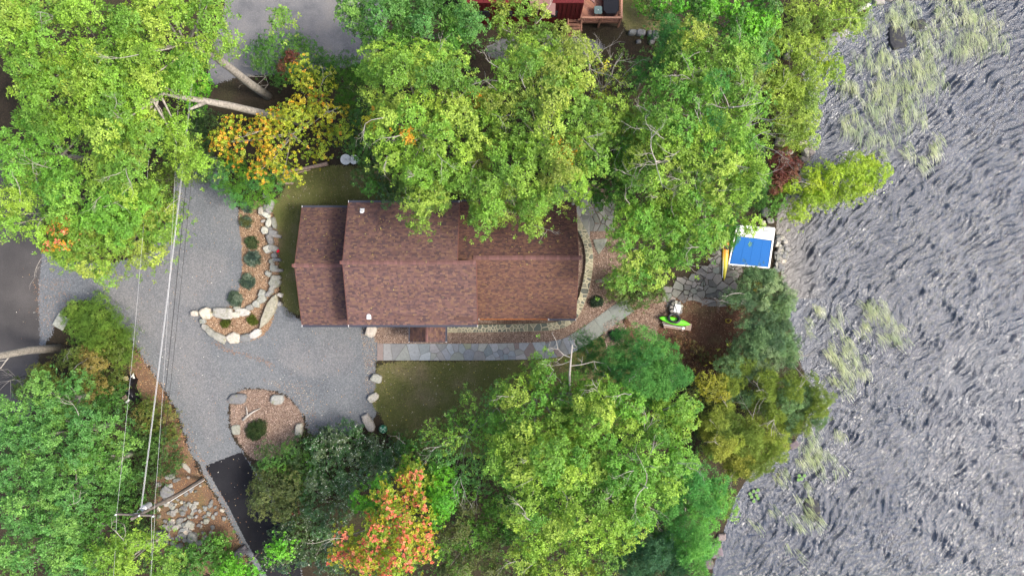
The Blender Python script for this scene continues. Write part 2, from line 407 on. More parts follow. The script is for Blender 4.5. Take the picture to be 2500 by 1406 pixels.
sheet('verge_dirt', [[(330,840),(380,920),(430,1010),(480,1150),(545,1240),(610,1370),(600,1400),(360,1400),(380,1180),(400,1060),(340,960),(310,900)]], M['dirt'], 1)
sheet('rear_bed_litter', [[(1400,450),(1500,450),(1560,760),(1450,760),(1420,560)]], M['mulch2'], 1)

# ------------------------------------------------------------------ stones
GREYS = [(.28,.27,.25),(.34,.31,.27),(.22,.22,.21),(.38,.35,.29),(.30,.27,.24),(.42,.38,.31)]
FLAGS = [(.22,.24,.25),(.27,.28,.28),(.19,.21,.225),(.25,.26,.235),(.28,.275,.26),(.22,.225,.22),(.25,.275,.29)]
def rnd_col(pal, j=0.12, rnd=random):
    c = rnd.choice(pal); k = 1+rnd.uniform(-j, j); return tuple(min(.8, x*k*(1+rnd.uniform(-.03, .03))) for x in c)
def rock_mb(poly, z0, h, col, jit=0.1, flat=0.72, rnd=random):
    """a stone from an outline: straight lower side, worn shoulder, uneven top"""
    n = len(poly); cx = sum(p[0] for p in poly)/n; cy = sum(p[1] for p in poly)/n
    tilt = (rnd.uniform(-.12, .12)*h, rnd.uniform(-.12, .12)*h); R0 = max(math.hypot(p[0]-cx, p[1]-cy) for p in poly)
    vs = []
    for sc, zz in ((0.96, -0.08), (1.0, 0.5*h), (0.93, 0.85*h), (flat, h)):
        for x, y in poly:
            s = sc*(1+rnd.uniform(-jit, jit)*0.5)
            dx, dy = (x-cx)*s, (y-cy)*s
            vs.append((cx+dx, cy+dy, z0+zz+(0 if zz < 0 else (tilt[0]*dx+tilt[1]*dy)/max(R0, .1)+rnd.uniform(-jit, jit)*h*0.5)))
    vs.append((cx+rnd.uniform(-.1, .1)*R0, cy+rnd.uniform(-.1, .1)*R0, z0+h*rnd.uniform(.98, 1.1)))
    fs = []
    for r in range(3):
        for i in range(n): fs.append((r*n+i, r*n+(i+1) % n, (r+1)*n+(i+1) % n, (r+1)*n+i))
    for i in range(n): fs.append((3*n+i, 3*n+(i+1) % n, 4*n))
    m_ = MB(); m_.add(vs, fs, col); return m_
def blob_poly(cx, cy, w, d, ang=0, n=9, j=0.14, rnd=random):
    out = []
    sq = rnd.uniform(.55, .9)
    for k in range(n):
        t = 2*math.pi*(k+rnd.uniform(-.3, .3))/n
        c, s = math.cos(t), math.sin(t)
        c = math.copysign(abs(c)**sq, c); s = math.copysign(abs(s)**sq, s)
        r = 1+rnd.uniform(-j, j); x, y = c*w/2*r, s*d/2*r
        out.append((cx+x*math.cos(ang)-y*math.sin(ang), cy+x*math.sin(ang)+y*math.cos(ang)))
    return out
def px_rock(name, px, py, w, h, ang, hgt, col, parent=None, mat='stone', label=None, cat=None, group=None, j=0.14, flat=0.72, n=9, dz=0):
    """w,h in source pixels; ang degrees (picture sense, counter-clockwise)"""
    x, y, z = G(px, py); k = 0.04
    o = rock_mb(blob_poly(x, y, w*k, h*k, R(ang), n, j), z+dz, hgt, col, flat=flat).build(name, M[mat], parent, origin=(x, y, z) if parent is None else (0, 0, 0))
    return tag(o, label, cat, group)

def clip_half(poly, nx_, ny_, c):
    out = []
    for i in range(len(poly)):
        a_, b_ = poly[i], poly[(i+1) % len(poly)]
        da = nx_*a_[0]+ny_*a_[1]-c; db = nx_*b_[0]+ny_*b_[1]-c
        if da <= 0: out.append(a_)
        if (da < 0 < db) or (db < 0 < da):
            t = da/(da-db); out.append((a_[0]+t*(b_[0]-a_[0]), a_[1]+t*(b_[1]-a_[1])))
    return out
def voronoi(w, h, n, gap, rnd, relax=1, ar=1.0):
    pts = [(rnd.uniform(0, w), rnd.uniform(0, h)) for _ in range(n)]
    for it in range(relax+1):
        cells = []
        for i, p in enumerate(pts):
            poly = [(0, 0), (w, 0), (w, h), (0, h)]
            nb = sorted(range(n), key=lambda q: (pts[q][0]-p[0])**2+(pts[q][1]-p[1])**2)[1:22]
            for q in nb:
                g = pts[q]; dx, dy = g[0]-p[0], g[1]-p[1]; l = math.hypot(dx, dy)+1e-9
                mx, my = (p[0]+g[0])/2, (p[1]+g[1])/2
                c = (dx*mx+dy*my)/l - (gap/2 if it == relax else 0)
                poly = clip_half(poly, dx/l, dy/l, c)
                if len(poly) < 3: break
            cells.append(poly)
        if it < relax:
            pts = [(sum(a_[0] for a_ in c)/len(c), sum(a_[1] for a_ in c)/len(c)) if len(c) > 2 else p for c, p in zip(cells, pts)]
    out = []
    for c in cells:
        if len(c) < 3: continue
        # drop tiny edges
        q = [c[0]]
        for p in c[1:]:
            if math.hypot(p[0]-q[-1][0], p[1]-q[-1][1]) > 0.03: q.append(p)
        if len(q) > 3 and math.hypot(q[0][0]-q[-1][0], q[0][1]-q[-1][1]) < 0.03: q.pop()
        if len(q) >= 3: out.append(q)
    return out
def densify(poly, step, j, rnd):
    out = []
    for i in range(len(poly)):
        a_, b_ = poly[i], poly[(i+1) % len(poly)]; l = math.hypot(b_[0]-a_[0], b_[1]-a_[1]); k = max(1, int(l/step))
        for s in range(k):
            t = s/k; out.append((a_[0]+(b_[0]-a_[0])*t+rnd.uniform(-j, j), a_[1]+(b_[1]-a_[1])*t+rnd.uniform(-j, j)))
    return out
def band(center_px, width_m, z=0.0):
    """param space (s along, t across) -> world, for a curved strip given by its centre line (pixels)"""
    pts = [Vector(G(a_, b_)[:2]) for a_, b_ in center_px]
    # resample a Catmull-Rom curve
    fine = []
    for i in range(len(pts)-1):
        p0, p1, p2, p3 = pts[max(i-1, 0)], pts[i], pts[i+1], pts[min(i+2, len(pts)-1)]
        for s in range(12):
            t = s/12
            fine.append(0.5*((2*p1)+(-p0+p2)*t+(2*p0-5*p1+4*p2-p3)*t*t+(-p0+3*p1-3*p2+p3)*t**3))
    fine.append(pts[-1]); cum = [0]
    for a_, b_ in zip(fine, fine[1:]): cum.append(cum[-1]+(b_-a_).length)
    Lt = cum[-1]; fx = np.array([p.x for p in fine]); fy = np.array([p.y for p in fine]); cu = np.array(cum)
    def mp(s, t):
        x = np.interp(s, cu, fx); y = np.interp(s, cu, fy)
        x2 = np.interp(min(s+.1, Lt), cu, fx); y2 = np.interp(min(s+.1, Lt), cu, fy)
        x1 = np.interp(max(s-.1, 0), cu, fx); y1 = np.interp(max(s-.1, 0), cu, fy)
        dx, dy = x2-x1, y2-y1; l = math.hypot(dx, dy)+1e-9
        o = t-width_m/2
        return (float(x-dy/l*o), float(y+dx/l*o))
    return mp, Lt
def mean(pl): return (sum(p[0] for p in pl)/len(pl), sum(p[1] for p in pl)/len(pl))

# front flagstone walk ------------------------------------------------
rnd = random.Random(3)
walk = tag(bpy.data.objects.new('flagstone_walk', None), kind='structure'); COL.objects.link(walk)
mp, Lt = band([(921,859),(1080,859),(1240,858),(1360,851),(1415,828),(1462,796),(1500,768),(1538,742)], 1.62)
Lw = Lt; Lv = Lt-6.6
bedm = MB(); NB = 60
for k in range(NB):
    s0, s1 = Lw*k/NB, Lw*(k+1)/NB; q = [mp(s0, -.02), mp(s1, -.02), mp(s1, 1.64), mp(s0, 1.64)]
    bedm.add([(x, y, 0.028) for x, y in q], [(0, 1, 2, 3)])
bo = bedm.build('bedding', plain('walk_joint_sand', (.15,.15,.14), 0.95, 0.1, 0.3), walk)
for c in voronoi(Lv, 1.62, 54, 0.028, rnd, 1):
    c = densify(c, 0.3, 0.012, rnd); w = [mp(min(max(s, 0), Lw), min(max(t, 0), 1.62)) for s, t in c]
    col = rnd_col(FLAGS, .16, rnd)
    if rnd.random() < .05: col = (.235, .25, .18)
    if rnd.random() < .10: col = (.22, .175, .16)
    MB().prism(w, 0.0, 0.06+rnd.uniform(0, .012), col, 0.012).build('flagstone', M['flag'], walk)
ss = [Lv+.02, Lv+1.5, Lv+2.9, Lv+4.6, Lw-.02]
for s0, s1 in zip(ss, ss[1:]):
    k0 = 0 if s0 == ss[0] else rnd.uniform(-.25, .25); s1 -= .04
    q = [(s0, 0), (s1, 0), (s1+rnd.uniform(-.1, .1), .8), (s1, 1.62), (s0+.02, 1.62), (s0+k0*.3, .8)]
    w = [mp(min(max(s, 0), Lw), t) for s, t in densify(q, .4, .018, rnd)]
    MB().prism(w, 0.0, 0.075+rnd.uniform(0, .012), rnd_col([(.19,.205,.19),(.17,.185,.165)], .06, rnd), 0.015).build('flagstone', M['flag'], walk)

# mortared curved kerb wall --------------------------------------------
def kerb_wall(cpx, width, n, top, seed, label):
    rr = random.Random(seed)
    kw = empty('mortared_stone_wall', G(*cpx[len(cpx)//2]), label, 'stone wall'); org = kw.location
    mp, Lt = band(cpx, width); mb = MB(); K = 70
    pts = [(mp(Lt*k/K, 0), mp(Lt*k/K, width)) for k in range(K+1)]
    vs = []; fs = []
    for a_, b_ in pts:
        vs += [(a_[0], a_[1], -.05), (a_[0], a_[1], top-.03), (b_[0], b_[1], top-.03), (b_[0], b_[1], -.05)]
    for k in range(K):
        for q in range(3): fs.append((k*4+q, k*4+4+q, k*4+5+q, k*4+1+q))
    fs += [(0, 1, 2, 3), (K*4+3, K*4+2, K*4+1, K*4)]
    mb.add(vs, fs); mb.build('mortar_core', M['mortar'], kw, origin=org)
    for c in voronoi(Lt, width, n, 0.10, rr, 1):
        c = densify(c, .25, .015, rr); w = [mp(min(max(s, 0), Lt), min(max(t, 0.02), width-.02)) for s, t in c]
        col = rnd_col([(.20,.20,.14),(.14,.15,.115),(.26,.25,.17),(.11,.12,.10),(.17,.17,.125),(.32,.30,.20)], .15, rr)
        cx, cy = mean(w)
        MB().prism(w, top-.08, top+rr.uniform(.0, .025), col, 0.012).build('capstone', M['flag'], kw, origin=org)
kerb_wall([(1088,802),(1180,801),(1290,799),(1360,794),(1398,774),(1420,730),(1433,680),(1438,630),(1430,585),(1412,550),(1398,520)], 0.74, 130, 0.38, 11,
          'low mortared stone wall curving round the east end of the brown-roofed house')

# rear patio (north-east corner of the house) and lakeside patio -----------------
def patio(name, poly_px, n, seed, pal, dz=0.03, gap=0.05, th=.04):
    rr = random.Random(seed); st = tag(bpy.data.objects.new(name, None), kind='structure'); COL.objects.link(st)
    W_ = np.array([G(a_, b_)[:2] for a_, b_ in poly_px]); x0, y0 = W_.min(0); x1, y1 = W_.max(0)
    for c in voronoi(x1-x0, y1-y0, n, gap, rr, 0):
        cx, cy = mean(c); cx += x0; cy += y0
        if poly_sd(np.array([cx]), np.array([cy]), W_)[0] < 0.05: continue
        c = densify(c, .35, .03, rr); z = float(hz(cx, cy))
        MB().prism([(x+x0, y+y0) for x, y in c], z-.1, z+dz+th+rr.uniform(0, .03), rnd_col(pal, .18, rr), 0.02).build('flagstone', M['flag'], st)
DK = [(.15,.14,.125),(.19,.18,.16),(.12,.115,.105),(.22,.20,.18),(.17,.175,.15)]
patio('lakeside_patio', [(1610,740),(1640,690),(1720,650),(1755,590),(1800,600),(1812,660),(1800,700),(1780,745),(1740,748),(1690,740)], 150, 5, DK)
patio('back_patio', [(1420,480),(1440,470),(1500,500),(1490,565),(1420,560)], 30, 6, [(.20,.205,.18),(.165,.17,.15),(.24,.24,.21)])
patio('back_path', [(1350,440),(1400,440),(1440,480),(1440,580),(1400,560),(1350,500)], 34, 8, [(.27,.27,.25),(.22,.22,.21)])

# ================================================================== HOUSE
hs = empty('brown_roofed_house', (-7, 2.1, 0), 'long house with brown shingle roofs stepping down at both ends beside the gravel drive', 'house')
HO = hs.location
SH = [(.130,.074,.064),(.108,.062,.056),(.090,.056,.053),(.145,.083,.064),(.160,.096,.067),(.120,.068,.061),(.082,.052,.053),(.135,.077,.066)]
def roof_plane(x0, x1, ye, ze, yr, zr, seed, thick=0.16, tint=1.0, axis_x=True, expo=0.155, wm=(1, 1, 1)):
    """slope from eave (ye,ze) up to ridge (yr,zr) between x0 and x1 (or swapped axes)"""
    rr = random.Random(seed)
    def W_(a_, b_, c): return (a_, b_, c) if axis_x else (b_, a_, c)
    dy, dz = yr-ye, zr-ze; SL = math.hypot(dy, dz); uy, uz = dy/SL, dz/SL; sg = 1 if dy > 0 else -1
    ny_, nz_ = -uz*sg, uy*sg  # upward normal in (y,z)
    mb = MB()
    vs = [W_(x, y, z) for x in (x0, x1) for (y, z) in ((ye, ze), (yr, zr), (yr-ny_*thick, zr-nz_*thick), (ye-ny_*thick, ze-nz_*thick))]
    mb.add(vs, [(0, 1, 2, 3), (7, 6, 5, 4), (0, 4, 5, 1), (1, 5, 6, 2), (2, 6, 7, 3), (3, 7, 4, 0)], (.10,.05,.045))
    slab = mb.build('roof_slope', M['shingle'], hs, origin=HO)
    sm = MB(); rows = int(round(SL/expo)); ex = SL/rows
    for r in range(rows):
        s0 = r*ex; x = x0-rr.uniform(0, .2); rowk = rr.uniform(.93, 1.07)
        while x < x1:
            w = rr.choice((.14, .19, .25, .25, .33)); a_, b_ = max(x, x0), min(x+w, x1); x += w
            if b_-a_ < .02: continue
            lift = rr.choice((.006, .006, .018, .022)); s1 = s0+ex
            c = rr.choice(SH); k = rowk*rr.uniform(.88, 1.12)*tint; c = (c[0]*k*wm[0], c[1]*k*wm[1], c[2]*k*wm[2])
            def q(xx, s, l): return W_(xx, ye+uy*s+ny_*l, ze+uz*s+nz_*l)
            vv = [q(a_, s0, .002), q(b_, s0, .002), q(b_, s0, lift+.008), q(a_, s0, lift+.008), q(b_, s1, .003), q(a_, s1, .003)]
            ff = [(0, 1, 2, 3), (3, 2, 4, 5)]
            if sg*(1 if axis_x else -1) < 0: ff = [f[::-1] for f in ff]
            sm.add(vv, ff, c)
    o = sm.build('shingles', M['shingle'], slab, origin=HO); tag(o, kind='stuff')
    return slab
def gutter(x0, x1, y, z, col='gutter', w=.2, axis_x=True):
    mb = MB()
    def W_(a_, b_, c): return (a_, b_, c) if axis_x else (b_, a_, c)
    prof = [(-w/2, 0), (-w/2, -.12), (w/2, -.12), (w/2, 0), (w/2-.02, 0), (w/2-.02, -.035), (-w/2+.02, -.035), (-w/2+.02, 0)]
    vs = [W_(x, y+a_, z+b_) for x in (x0, x1) for a_, b_ in prof]; n = len(prof)
    fs = [(k, (k+1) % n, n+(k+1) % n, n+k) for k in range(n)]+[tuple(range(n))[::-1], tuple(range(n, 2*n))]
    mb.add(vs, fs); g = mb.build('gutter', M[col], hs, origin=HO)
    for xx in (x0-.015, x1+.015):
        e = MB(); e.box(W_(xx, y, z-.05), (.03, w, .14) if axis_x else (w, .03, .14)); e.build('end_cap', M['white'], g, origin=HO)
def ridge_caps(x0, x1, y, z, step=.23, w=.36, axis_x=True, slope=.4):
    x = x0
    while x < x1-.02:
        a_, b_ = x, min(x+step*1.05, x1); mb = MB()
        def W_(p, q, c): return (p, q, c) if axis_x else (q, p, c)
        h = .03; k = random.uniform(.8, 1.2)
        vs = [W_(a_, y-w/2, z-w/2*slope+.02+h), W_(a_, y, z+.03+h), W_(a_, y+w/2, z-w/2*slope+.02+h),
              W_(b_, y-w/2, z-w/2*slope+.02), W_(b_, y, z+.03), W_(b_, y+w/2, z-w/2*slope+.02),
              W_(a_, y-w/2, z-w/2*slope), W_(a_, y+w/2, z-w/2*slope)]
        mb.add(vs, [(0, 3, 4, 1), (1, 4, 5, 2), (0, 1, 2, 7, 6)], (.150*k, .080*k, .072*k))
        mb.build('ridge_cap', M['shingle'], hs, origin=HO); x += step
def gable_block(x0, x1, y0, y1, ze, yr, zr, name='wall'):
    mb = MB(); o = .45
    a_, b_, c, d = x0, x1, y0+o, y1-o; s0 = (zr-ze)/(yr-y0); zt = ze+s0*o-.2
    vs = [(a_, c, 0), (b_, c, 0), (b_, d, 0), (a_, d, 0), (a_, c, zt), (b_, c, zt), (b_, d, zt), (a_, d, zt), (a_, yr, zr-.22), (b_, yr, zr-.22)]
    mb.add(vs, [(0, 1, 5, 4), (2, 3, 7, 6), (3, 0, 4, 8, 7), (1, 2, 6, 9, 5)]); return mb.build(name, M['siding'], hs, origin=HO)
# main block: south slope longer than north slope
XM0, XMN, XMS = -14.62, -4.75, -3.12
YM0, YM1, ZME, YMR, ZMR = -3.30, 7.63, 5.5, 2.20, 7.6
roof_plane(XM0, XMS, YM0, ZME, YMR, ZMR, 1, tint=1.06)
roof_plane(XM0, XMN, YM1, ZME, YMR, ZMR, 2, tint=.90)  # north slope coloured darker than the south: painted shade
ridge_caps(XM0-.12, XMS-1.6+.05, YMR, ZMR); ridge_caps(XMN, XMS, YMR, ZMR)
gable_block(XM0+.35, XMN-.35, YM0, YM1, ZME, YMR, ZMR)
mb = MB(); mb.box(((XMN-.35+XMS-.35)/2, (YM0+.45+YMR)/2, 3.0), (XMS-XMN, YMR-YM0-.45-.02, 5.6)); mb.build('wall', M['siding'], hs, origin=HO)
gutter(XM0, XMS, YM0-.10, ZME+.01); gutter(XM0, XMN, YM1+.10, ZME+.01)
MB().box(((XMN+XMS)/2, YMR-.14, 6.5), (XMS-XMN-.1, .2, 1.95)).build('wall', M['siding'], hs, origin=HO)
# right wing
XR1, YR0, YR1, ZRE, YRR, ZRR = 5.83, -2.80, 7.90, 4.0, 2.66, 6.6
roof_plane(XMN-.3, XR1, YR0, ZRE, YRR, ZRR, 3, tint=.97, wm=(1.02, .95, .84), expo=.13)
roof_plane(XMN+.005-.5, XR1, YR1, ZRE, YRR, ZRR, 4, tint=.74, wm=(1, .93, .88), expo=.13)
ridge_caps(XMS-.3, XR1+.3, YRR, ZRR+.04, slope=.45, w=.4)
gable_block(XMN-.4, XR1-.4, YR0, YR1, ZRE, YRR, ZRR)
gutter(3.4, XR1, YR0-.10, ZRE+.01); gutter(XMS+.1, 3.3, YR0-.07, ZRE+.02, 'rust', .14); gutter(XMN+.1, XR1, YR1+.1, ZRE+.01)
# left wing
XL0, YL0, YL1, ZLE, YLR, ZLR = -19.55, -3.44, 7.48, 3.0, 2.02, 5.15
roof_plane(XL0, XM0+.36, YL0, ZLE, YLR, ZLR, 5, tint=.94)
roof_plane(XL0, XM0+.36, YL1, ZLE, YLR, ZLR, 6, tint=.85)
ridge_caps(XL0-.12, XM0+.3, YLR, ZLR)
gable_block(XL0+.35, XM0+.35, YL0, YL1, ZLE, YLR, ZLR)
gutter(XL0, XM0+.3, YL0-.10, ZLE+.01); gutter(XL0, XM0+.3, YL1+.10, ZLE+.01)
# fascia blocks at ridge ends
for x, y, z in ((XM0-.2, YMR, ZMR-.05), (XL0-.2, YLR, ZLR-.05)):
    MB().box((x, y, z), (.16, .3, .2), bev=.02).build('ridge_block', M['cap'], hs, origin=HO)
# rake boards
def rake(x, ye, ze, yr, zr):
    mb = MB(); vs = [(x+dx, y, z-dz) for dx in (-.03, .03) for (y, z, dz) in ((ye, ze, 0.01), (yr, zr, 0.01), (yr, zr, .24), (ye, ze, .24))]
    mb.add(vs, [(0, 1, 2, 3), (7, 6, 5, 4), (0, 4, 5, 1), (1, 5, 6, 2), (2, 6, 7, 3), (3, 7, 4, 0)]); mb.build('rake_board', M['cap'], hs, origin=HO)
for args in ((XM0-.035, YM0, ZME, YMR, ZMR), (XM0-.035, YM1, ZME, YMR, ZMR), (XMS+.035, YM0, ZME, YMR, ZMR), (XMN+.035, YM1, ZME, YMR, ZMR),
             (XL0-.035, YL0, ZLE, YLR, ZLR), (XL0-.035, YL1, ZLE, YLR, ZLR), (XR1+.035, YR0, ZRE, YRR, ZRR), (XR1+.035, YR1, ZRE, YRR, ZRR)): rake(*args)
# entrance porch roof, ridge running north-south
roof_plane(-4.98, -3.0, -9.52, 2.95, -7.88, 3.6, 7, axis_x=False, tint=.55)  # west slope: shade painted in by a much darker shingle colour
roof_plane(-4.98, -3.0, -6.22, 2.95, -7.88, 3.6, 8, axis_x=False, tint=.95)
ridge_caps(-4.98, -3.1, -7.88, 3.6, axis_x=False, w=.26)
gutter(-5.0, -3.35, -6.13, 2.96, axis_x=False, w=.17); gutter(-5.0, -3.35, -9.6, 2.96, axis_x=False, w=.1)
for x in (-9.3, -6.45):
    MB().box((x, -4.8, 1.45), (.14, .14, 2.9)).build('porch_post', M['white'], hs, origin=HO)
MB().box((-7.88, -5.02, 2.88), (3.3, .05, .2)).build('porch_beam', M['gutter'], hs, origin=HO)
MB().box((-7.88, -3.9, .12), (3.0, 1.9, .2), bev=.02).build('door_step', M['flag'], hs, origin=HO)
# roof vents
def vent(x, px, ydir):
    ys_ = {0: (YM1, YMR), 1: (YM0, YMR)}[ydir]
    y = px; t = (y-ys_[0])/(ys_[1]-ys_[0]); z = ZME+(ZMR-ZME)*t
    mb = MB(); sl = (ZMR-ZME)/(ys_[1]-ys_[0])
    s = 1 if ydir else -1
    vs = [(x-.2, y-.24*s, z-.24*s*sl+.03), (x+.2, y-.24*s, z-.24*s*sl+.03), (x+.2, y+.1*s, z+.1*s*sl+.03), (x+.1, y+.22*s, z+.22*s*sl+.03), (x-.1, y+.22*s, z+.22*s*sl+.03), (x-.2, y+.1*s, z+.1*s*sl+.03)]
    mb.add(vs, [(0, 1, 2, 3, 4, 5) if s > 0 else (5, 4, 3, 2, 1, 0)]); fl = mb.build('vent_flashing', M['white'], hs, origin=HO)
    MB().lathe((x, y, z), [(0, .085), (.3, .08), (.3, .055), (.22, .055)], 12).build('vent_pipe', M['pvc'], fl, origin=HO)
vent(-13.35, 6.85, 0); vent(-12.75, -2.55, 1)
# doors and windows in the walls
def window(x, y, z, w, h, face):
    rz = {'s': 0, 'n': 0, 'w': math.pi/2, 'e': math.pi/2}[face]; off = {'s': (0, -.04), 'n': (0, .04), 'w': (-.04, 0), 'e': (.04, 0)}[face]
    f = MB().box((x, y, z), (w+.16, .07, h+.16), rz).build('window', M['white'], hs, origin=HO)
    MB().box((x+off[0]*.6, y+off[1]*.6, z), (w, .045, h), rz).build('pane', M['glass'], f, origin=HO)
for x in (-13.2, -11.4, -5.2): window(x, YM0+.42, 4.1, 1.0, 1.2, 's')
for x in (-2, .6, 3.4): window(x, YR0+.42, 1.7, 1.4, 1.5, 's')
for y in (-.5, 2.2, 5): window(XR1-.38, y, 1.9, 1.6, 1.8, 'e'); 
for y in (0, 4): window(XL0+.32, y, 1.6, 1.2, 1.1, 'w')
for x in (-12, -8, 0, 3): window(x, (YM1 if x < -5 else YR1)-.42, 2.0, 1.2, 1.1, 'n')
d = MB().box((-7.88, YM0+.42, 1.25), (1.0, .09, 2.1)).build('door', M['red_wall'], hs, origin=HO)
MB().lathe((-7.5, YM0+.33, 1.2), [(0, .03), (.04, .04), (.08, .03)], 8).build('handle', M['metal'], d, origin=HO)

# ================================================================== RED HOUSE at the top
rh = empty('red_house', (2, 30, 0), 'dark red board house with a timber deck at the top edge of the picture', 'house'); RO = rh.location
mb = MB(); mb.box((1.2, 30.2, 2.5), (10.6, 9, 5.0)); mb.build('wall', M['red_wall'], rh, origin=RO)
for k in range(26):
    MB().box((-3.9+k*.41, 25.68, 2.4), (.05, .03, 4.7)).build('batten', M['red_wall'], rh, origin=RO)
# roof with eave facing us and a gable wedge
mb = MB(); mb.add([(-4.6, 26.0, 5.15), (4.4, 26.0, 5.15), (4.4, 30.5, 7.4), (-4.6, 30.5, 7.4), (-4.6, 26.0, 4.98), (4.4, 26.0, 4.98), (4.4, 30.5, 7.2), (-4.6, 30.5, 7.2)],
    [(0, 1, 2, 3), (4, 0, 3, 7), (1, 5, 6, 2), (4, 5, 1, 0), (7, 6, 5, 4)], (.20,.11,.105)); mb.build('roof_slope', M['shingle'], rh, origin=RO)
mb = MB(); mb.add([(-4.6, 35, 5.15), (4.4, 35, 5.15), (4.4, 30.5, 7.4), (-4.6, 30.5, 7.4)], [(3, 2, 1, 0)], (.2,.11,.105)); mb.build('roof_slope', M['shingle'], rh, origin=RO)
mb = MB(); mb.add([(1.6, 25.2, 5.6), (3.9, 24.6, 4.9), (4.05, 29, 4.9), (1.6, 29, 5.6), (1.6, 25.2, 5.45), (3.9, 24.6, 4.75), (4.05, 29, 4.75), (1.6, 29, 5.45)],
    [(0, 1, 2, 3), (7, 6, 5, 4), (0, 4, 5, 1), (1, 5, 6, 2)], (.20,.115,.105)); mb.build('eave_wedge', M['shingle'], rh, origin=RO)
mb = MB(); mb.add([(4.5, 28.2, 5.1), (7.5, 25.85, 4.6), (7.6, 31, 4.6), (4.6, 31, 5.2), (4.5, 28.2, 4.95), (7.5, 25.85, 4.45), (7.6, 31, 4.45), (4.6, 31, 5.05)],
    [(0, 1, 2, 3), (7, 6, 5, 4), (0, 4, 5, 1), (1, 5, 6, 2)], (.20,.115,.105)); mb.build('eave_wedge', M['shingle'], rh, origin=RO)
for k in range(4):
    window_x = -2.6+k*2.1
    f = MB().box((window_x, 25.69, 2.6), (1.1, .1, 1.3)).build('window', M['navy'], rh, origin=RO)
    MB().box((window_x, 25.63, 2.6), (.95, .03, 1.15)).build('pane', M['glass'], f, origin=RO)
# deck
DZ = 1.4; dk = empty('timber_deck', (7.9, 28, 0), 'reddish timber deck with steps and railings beside the dark red house', 'deck'); DO = dk.location
DC = [(.27,.125,.08),(.31,.15,.10),(.24,.11,.075),(.28,.14,.10)]
def board(mbpts, z0, z1, name='board'):
    MB().prism(mbpts, z0, z1, rnd_col(DC, .12), 0).build(name, M['deck'], dk, origin=DO)
rect = [(6.3, 25.5), (10.25, 25.5), (10.25, 33.5), (6.3, 33.5)]
k = -6.0
while k < 8:
    # diagonal boards: strip between x+y lines, clipped to the rectangle
    s0 = 6.3+25.5+4+k
    p = clip_half(clip_half(rect, .7071, .7071, (s0+.19)*.7071), -.7071, -.7071, -s0*.7071)
    if len(p) >= 3: board(p, DZ-.04, DZ)
    k += .205
for (c, dd) in (((8.3, 25.42, DZ-.16), (4.2, .08, .26)), ((10.33, 29.5, DZ-.16), (.08, 8.2, .26))):
    MB().box(c, dd, col=(.25,.12,.08)).build('rim_joist', M['deck'], dk, origin=DO)
for y0_, z_, w_ in ((25.42, DZ+1.0, .16), (25.42, DZ+.12, .08)):
    MB().box((8.45, y0_, z_), (3.8, w_, .06), col=(.40,.21,.14)).build('rail', M['deck'], dk, origin=DO)
    MB().box((10.33, 29.4, z_), (w_, 8.0, .06), col=(.40,.21,.14)).build('rail', M['deck'], dk, origin=DO)
for k in range(22): MB().box((6.75+k*.165, 25.42, DZ+.56), (.05, .05, .84), col=(.30,.14,.09)).build('baluster', M['deck'], dk, origin=DO)
for k in range(40): MB().box((10.33, 25.6+k*.2, DZ+.56), (.05, .05, .84), col=(.30,.14,.09)).build('baluster', M['deck'], dk, origin=DO)
for x, y in ((6.6, 25.42), (8.4, 25.42), (10.33, 25.42), (10.33, 29.5), (5.35, 25.4), (5.35, 24.55), (6.6, 24.5)):
    MB().box((x, y, .95+(.3 if y > 25.41 else -.1)), (.16, .16, 2.3 if y > 25.41 else 1.6), col=(.36,.18,.12)).build('post', M['deck'], dk, origin=DO)
for k in range(4):
    MB().box((5.95, 25.3-k*.25, 1.0-.235*k), (1.35, .27, .05), col=(.33,.165,.11)).build('step', M['deck'], dk, origin=DO)
for k in range(9):
    MB().box((5.42+k*.14, 26.0, 1.2), (.13, 1.1, .04), col=rnd_col(DC)).build('landing_board', M['deck'], dk, origin=DO)
for x in (5.3, 6.6): MB().tube([(x, 25.4, 2.2), (x, 24.45, 1.35)], .06, 6, col=(.40,.21,.14)).build('stair_rail', M['deck'], dk, origin=DO)
ht = empty('hot_tub', (9.35, 26.9, DZ), 'dark octagonal covered hot tub on the timber deck', 'hot tub')
MB().prism([(9.35+dx*.72, 26.9+dy) for dx, dy in ((-1, -.7), (-.6, -1.05), (.6, -1.05), (1, -.7), (1, 1.2), (-1, 1.2))], DZ, DZ+.75, inset=.05).build('shell', M['navy'], ht, origin=ht.location)
MB().prism([(9.35+dx*.74, 26.9+dy*1.02) for dx, dy in ((-1, -.7), (-.6, -1.05), (.6, -1.05), (1, -.7), (1, 1.2), (-1, 1.2))], DZ+.76, DZ+.86, inset=.04).build('cover', M['black'], ht, origin=ht.location)
tb = empty('patio_table', (8.15, 26.25, DZ), 'small grey-green square table with a centre hole on the timber deck', 'table')
MB().prism([(8.15+dx*.38, 26.25+dy*.38) for dx, dy in ((-1, -.75), (-.75, -1), (.75, -1), (1, -.75), (1, .75), (.75, 1), (-.75, 1), (-1, .75))], DZ+.66, DZ+.72, inset=.02).build('table_top', M['teal'], tb, origin=tb.location)
MB().lathe((8.15, 26.25, DZ), [(.725, .05), (.74, .05)], 10).build('hole_ring', M['metal'], tb, origin=tb.location)
for dx in (-.3, .3):
    for dy in (-.3, .3): MB().tube([(8.15+dx, 26.25+dy, DZ), (8.15+dx*.9, 26.25+dy*.9, DZ+.66)], .025, 6).build('leg', M['teal'], tb, origin=tb.location)
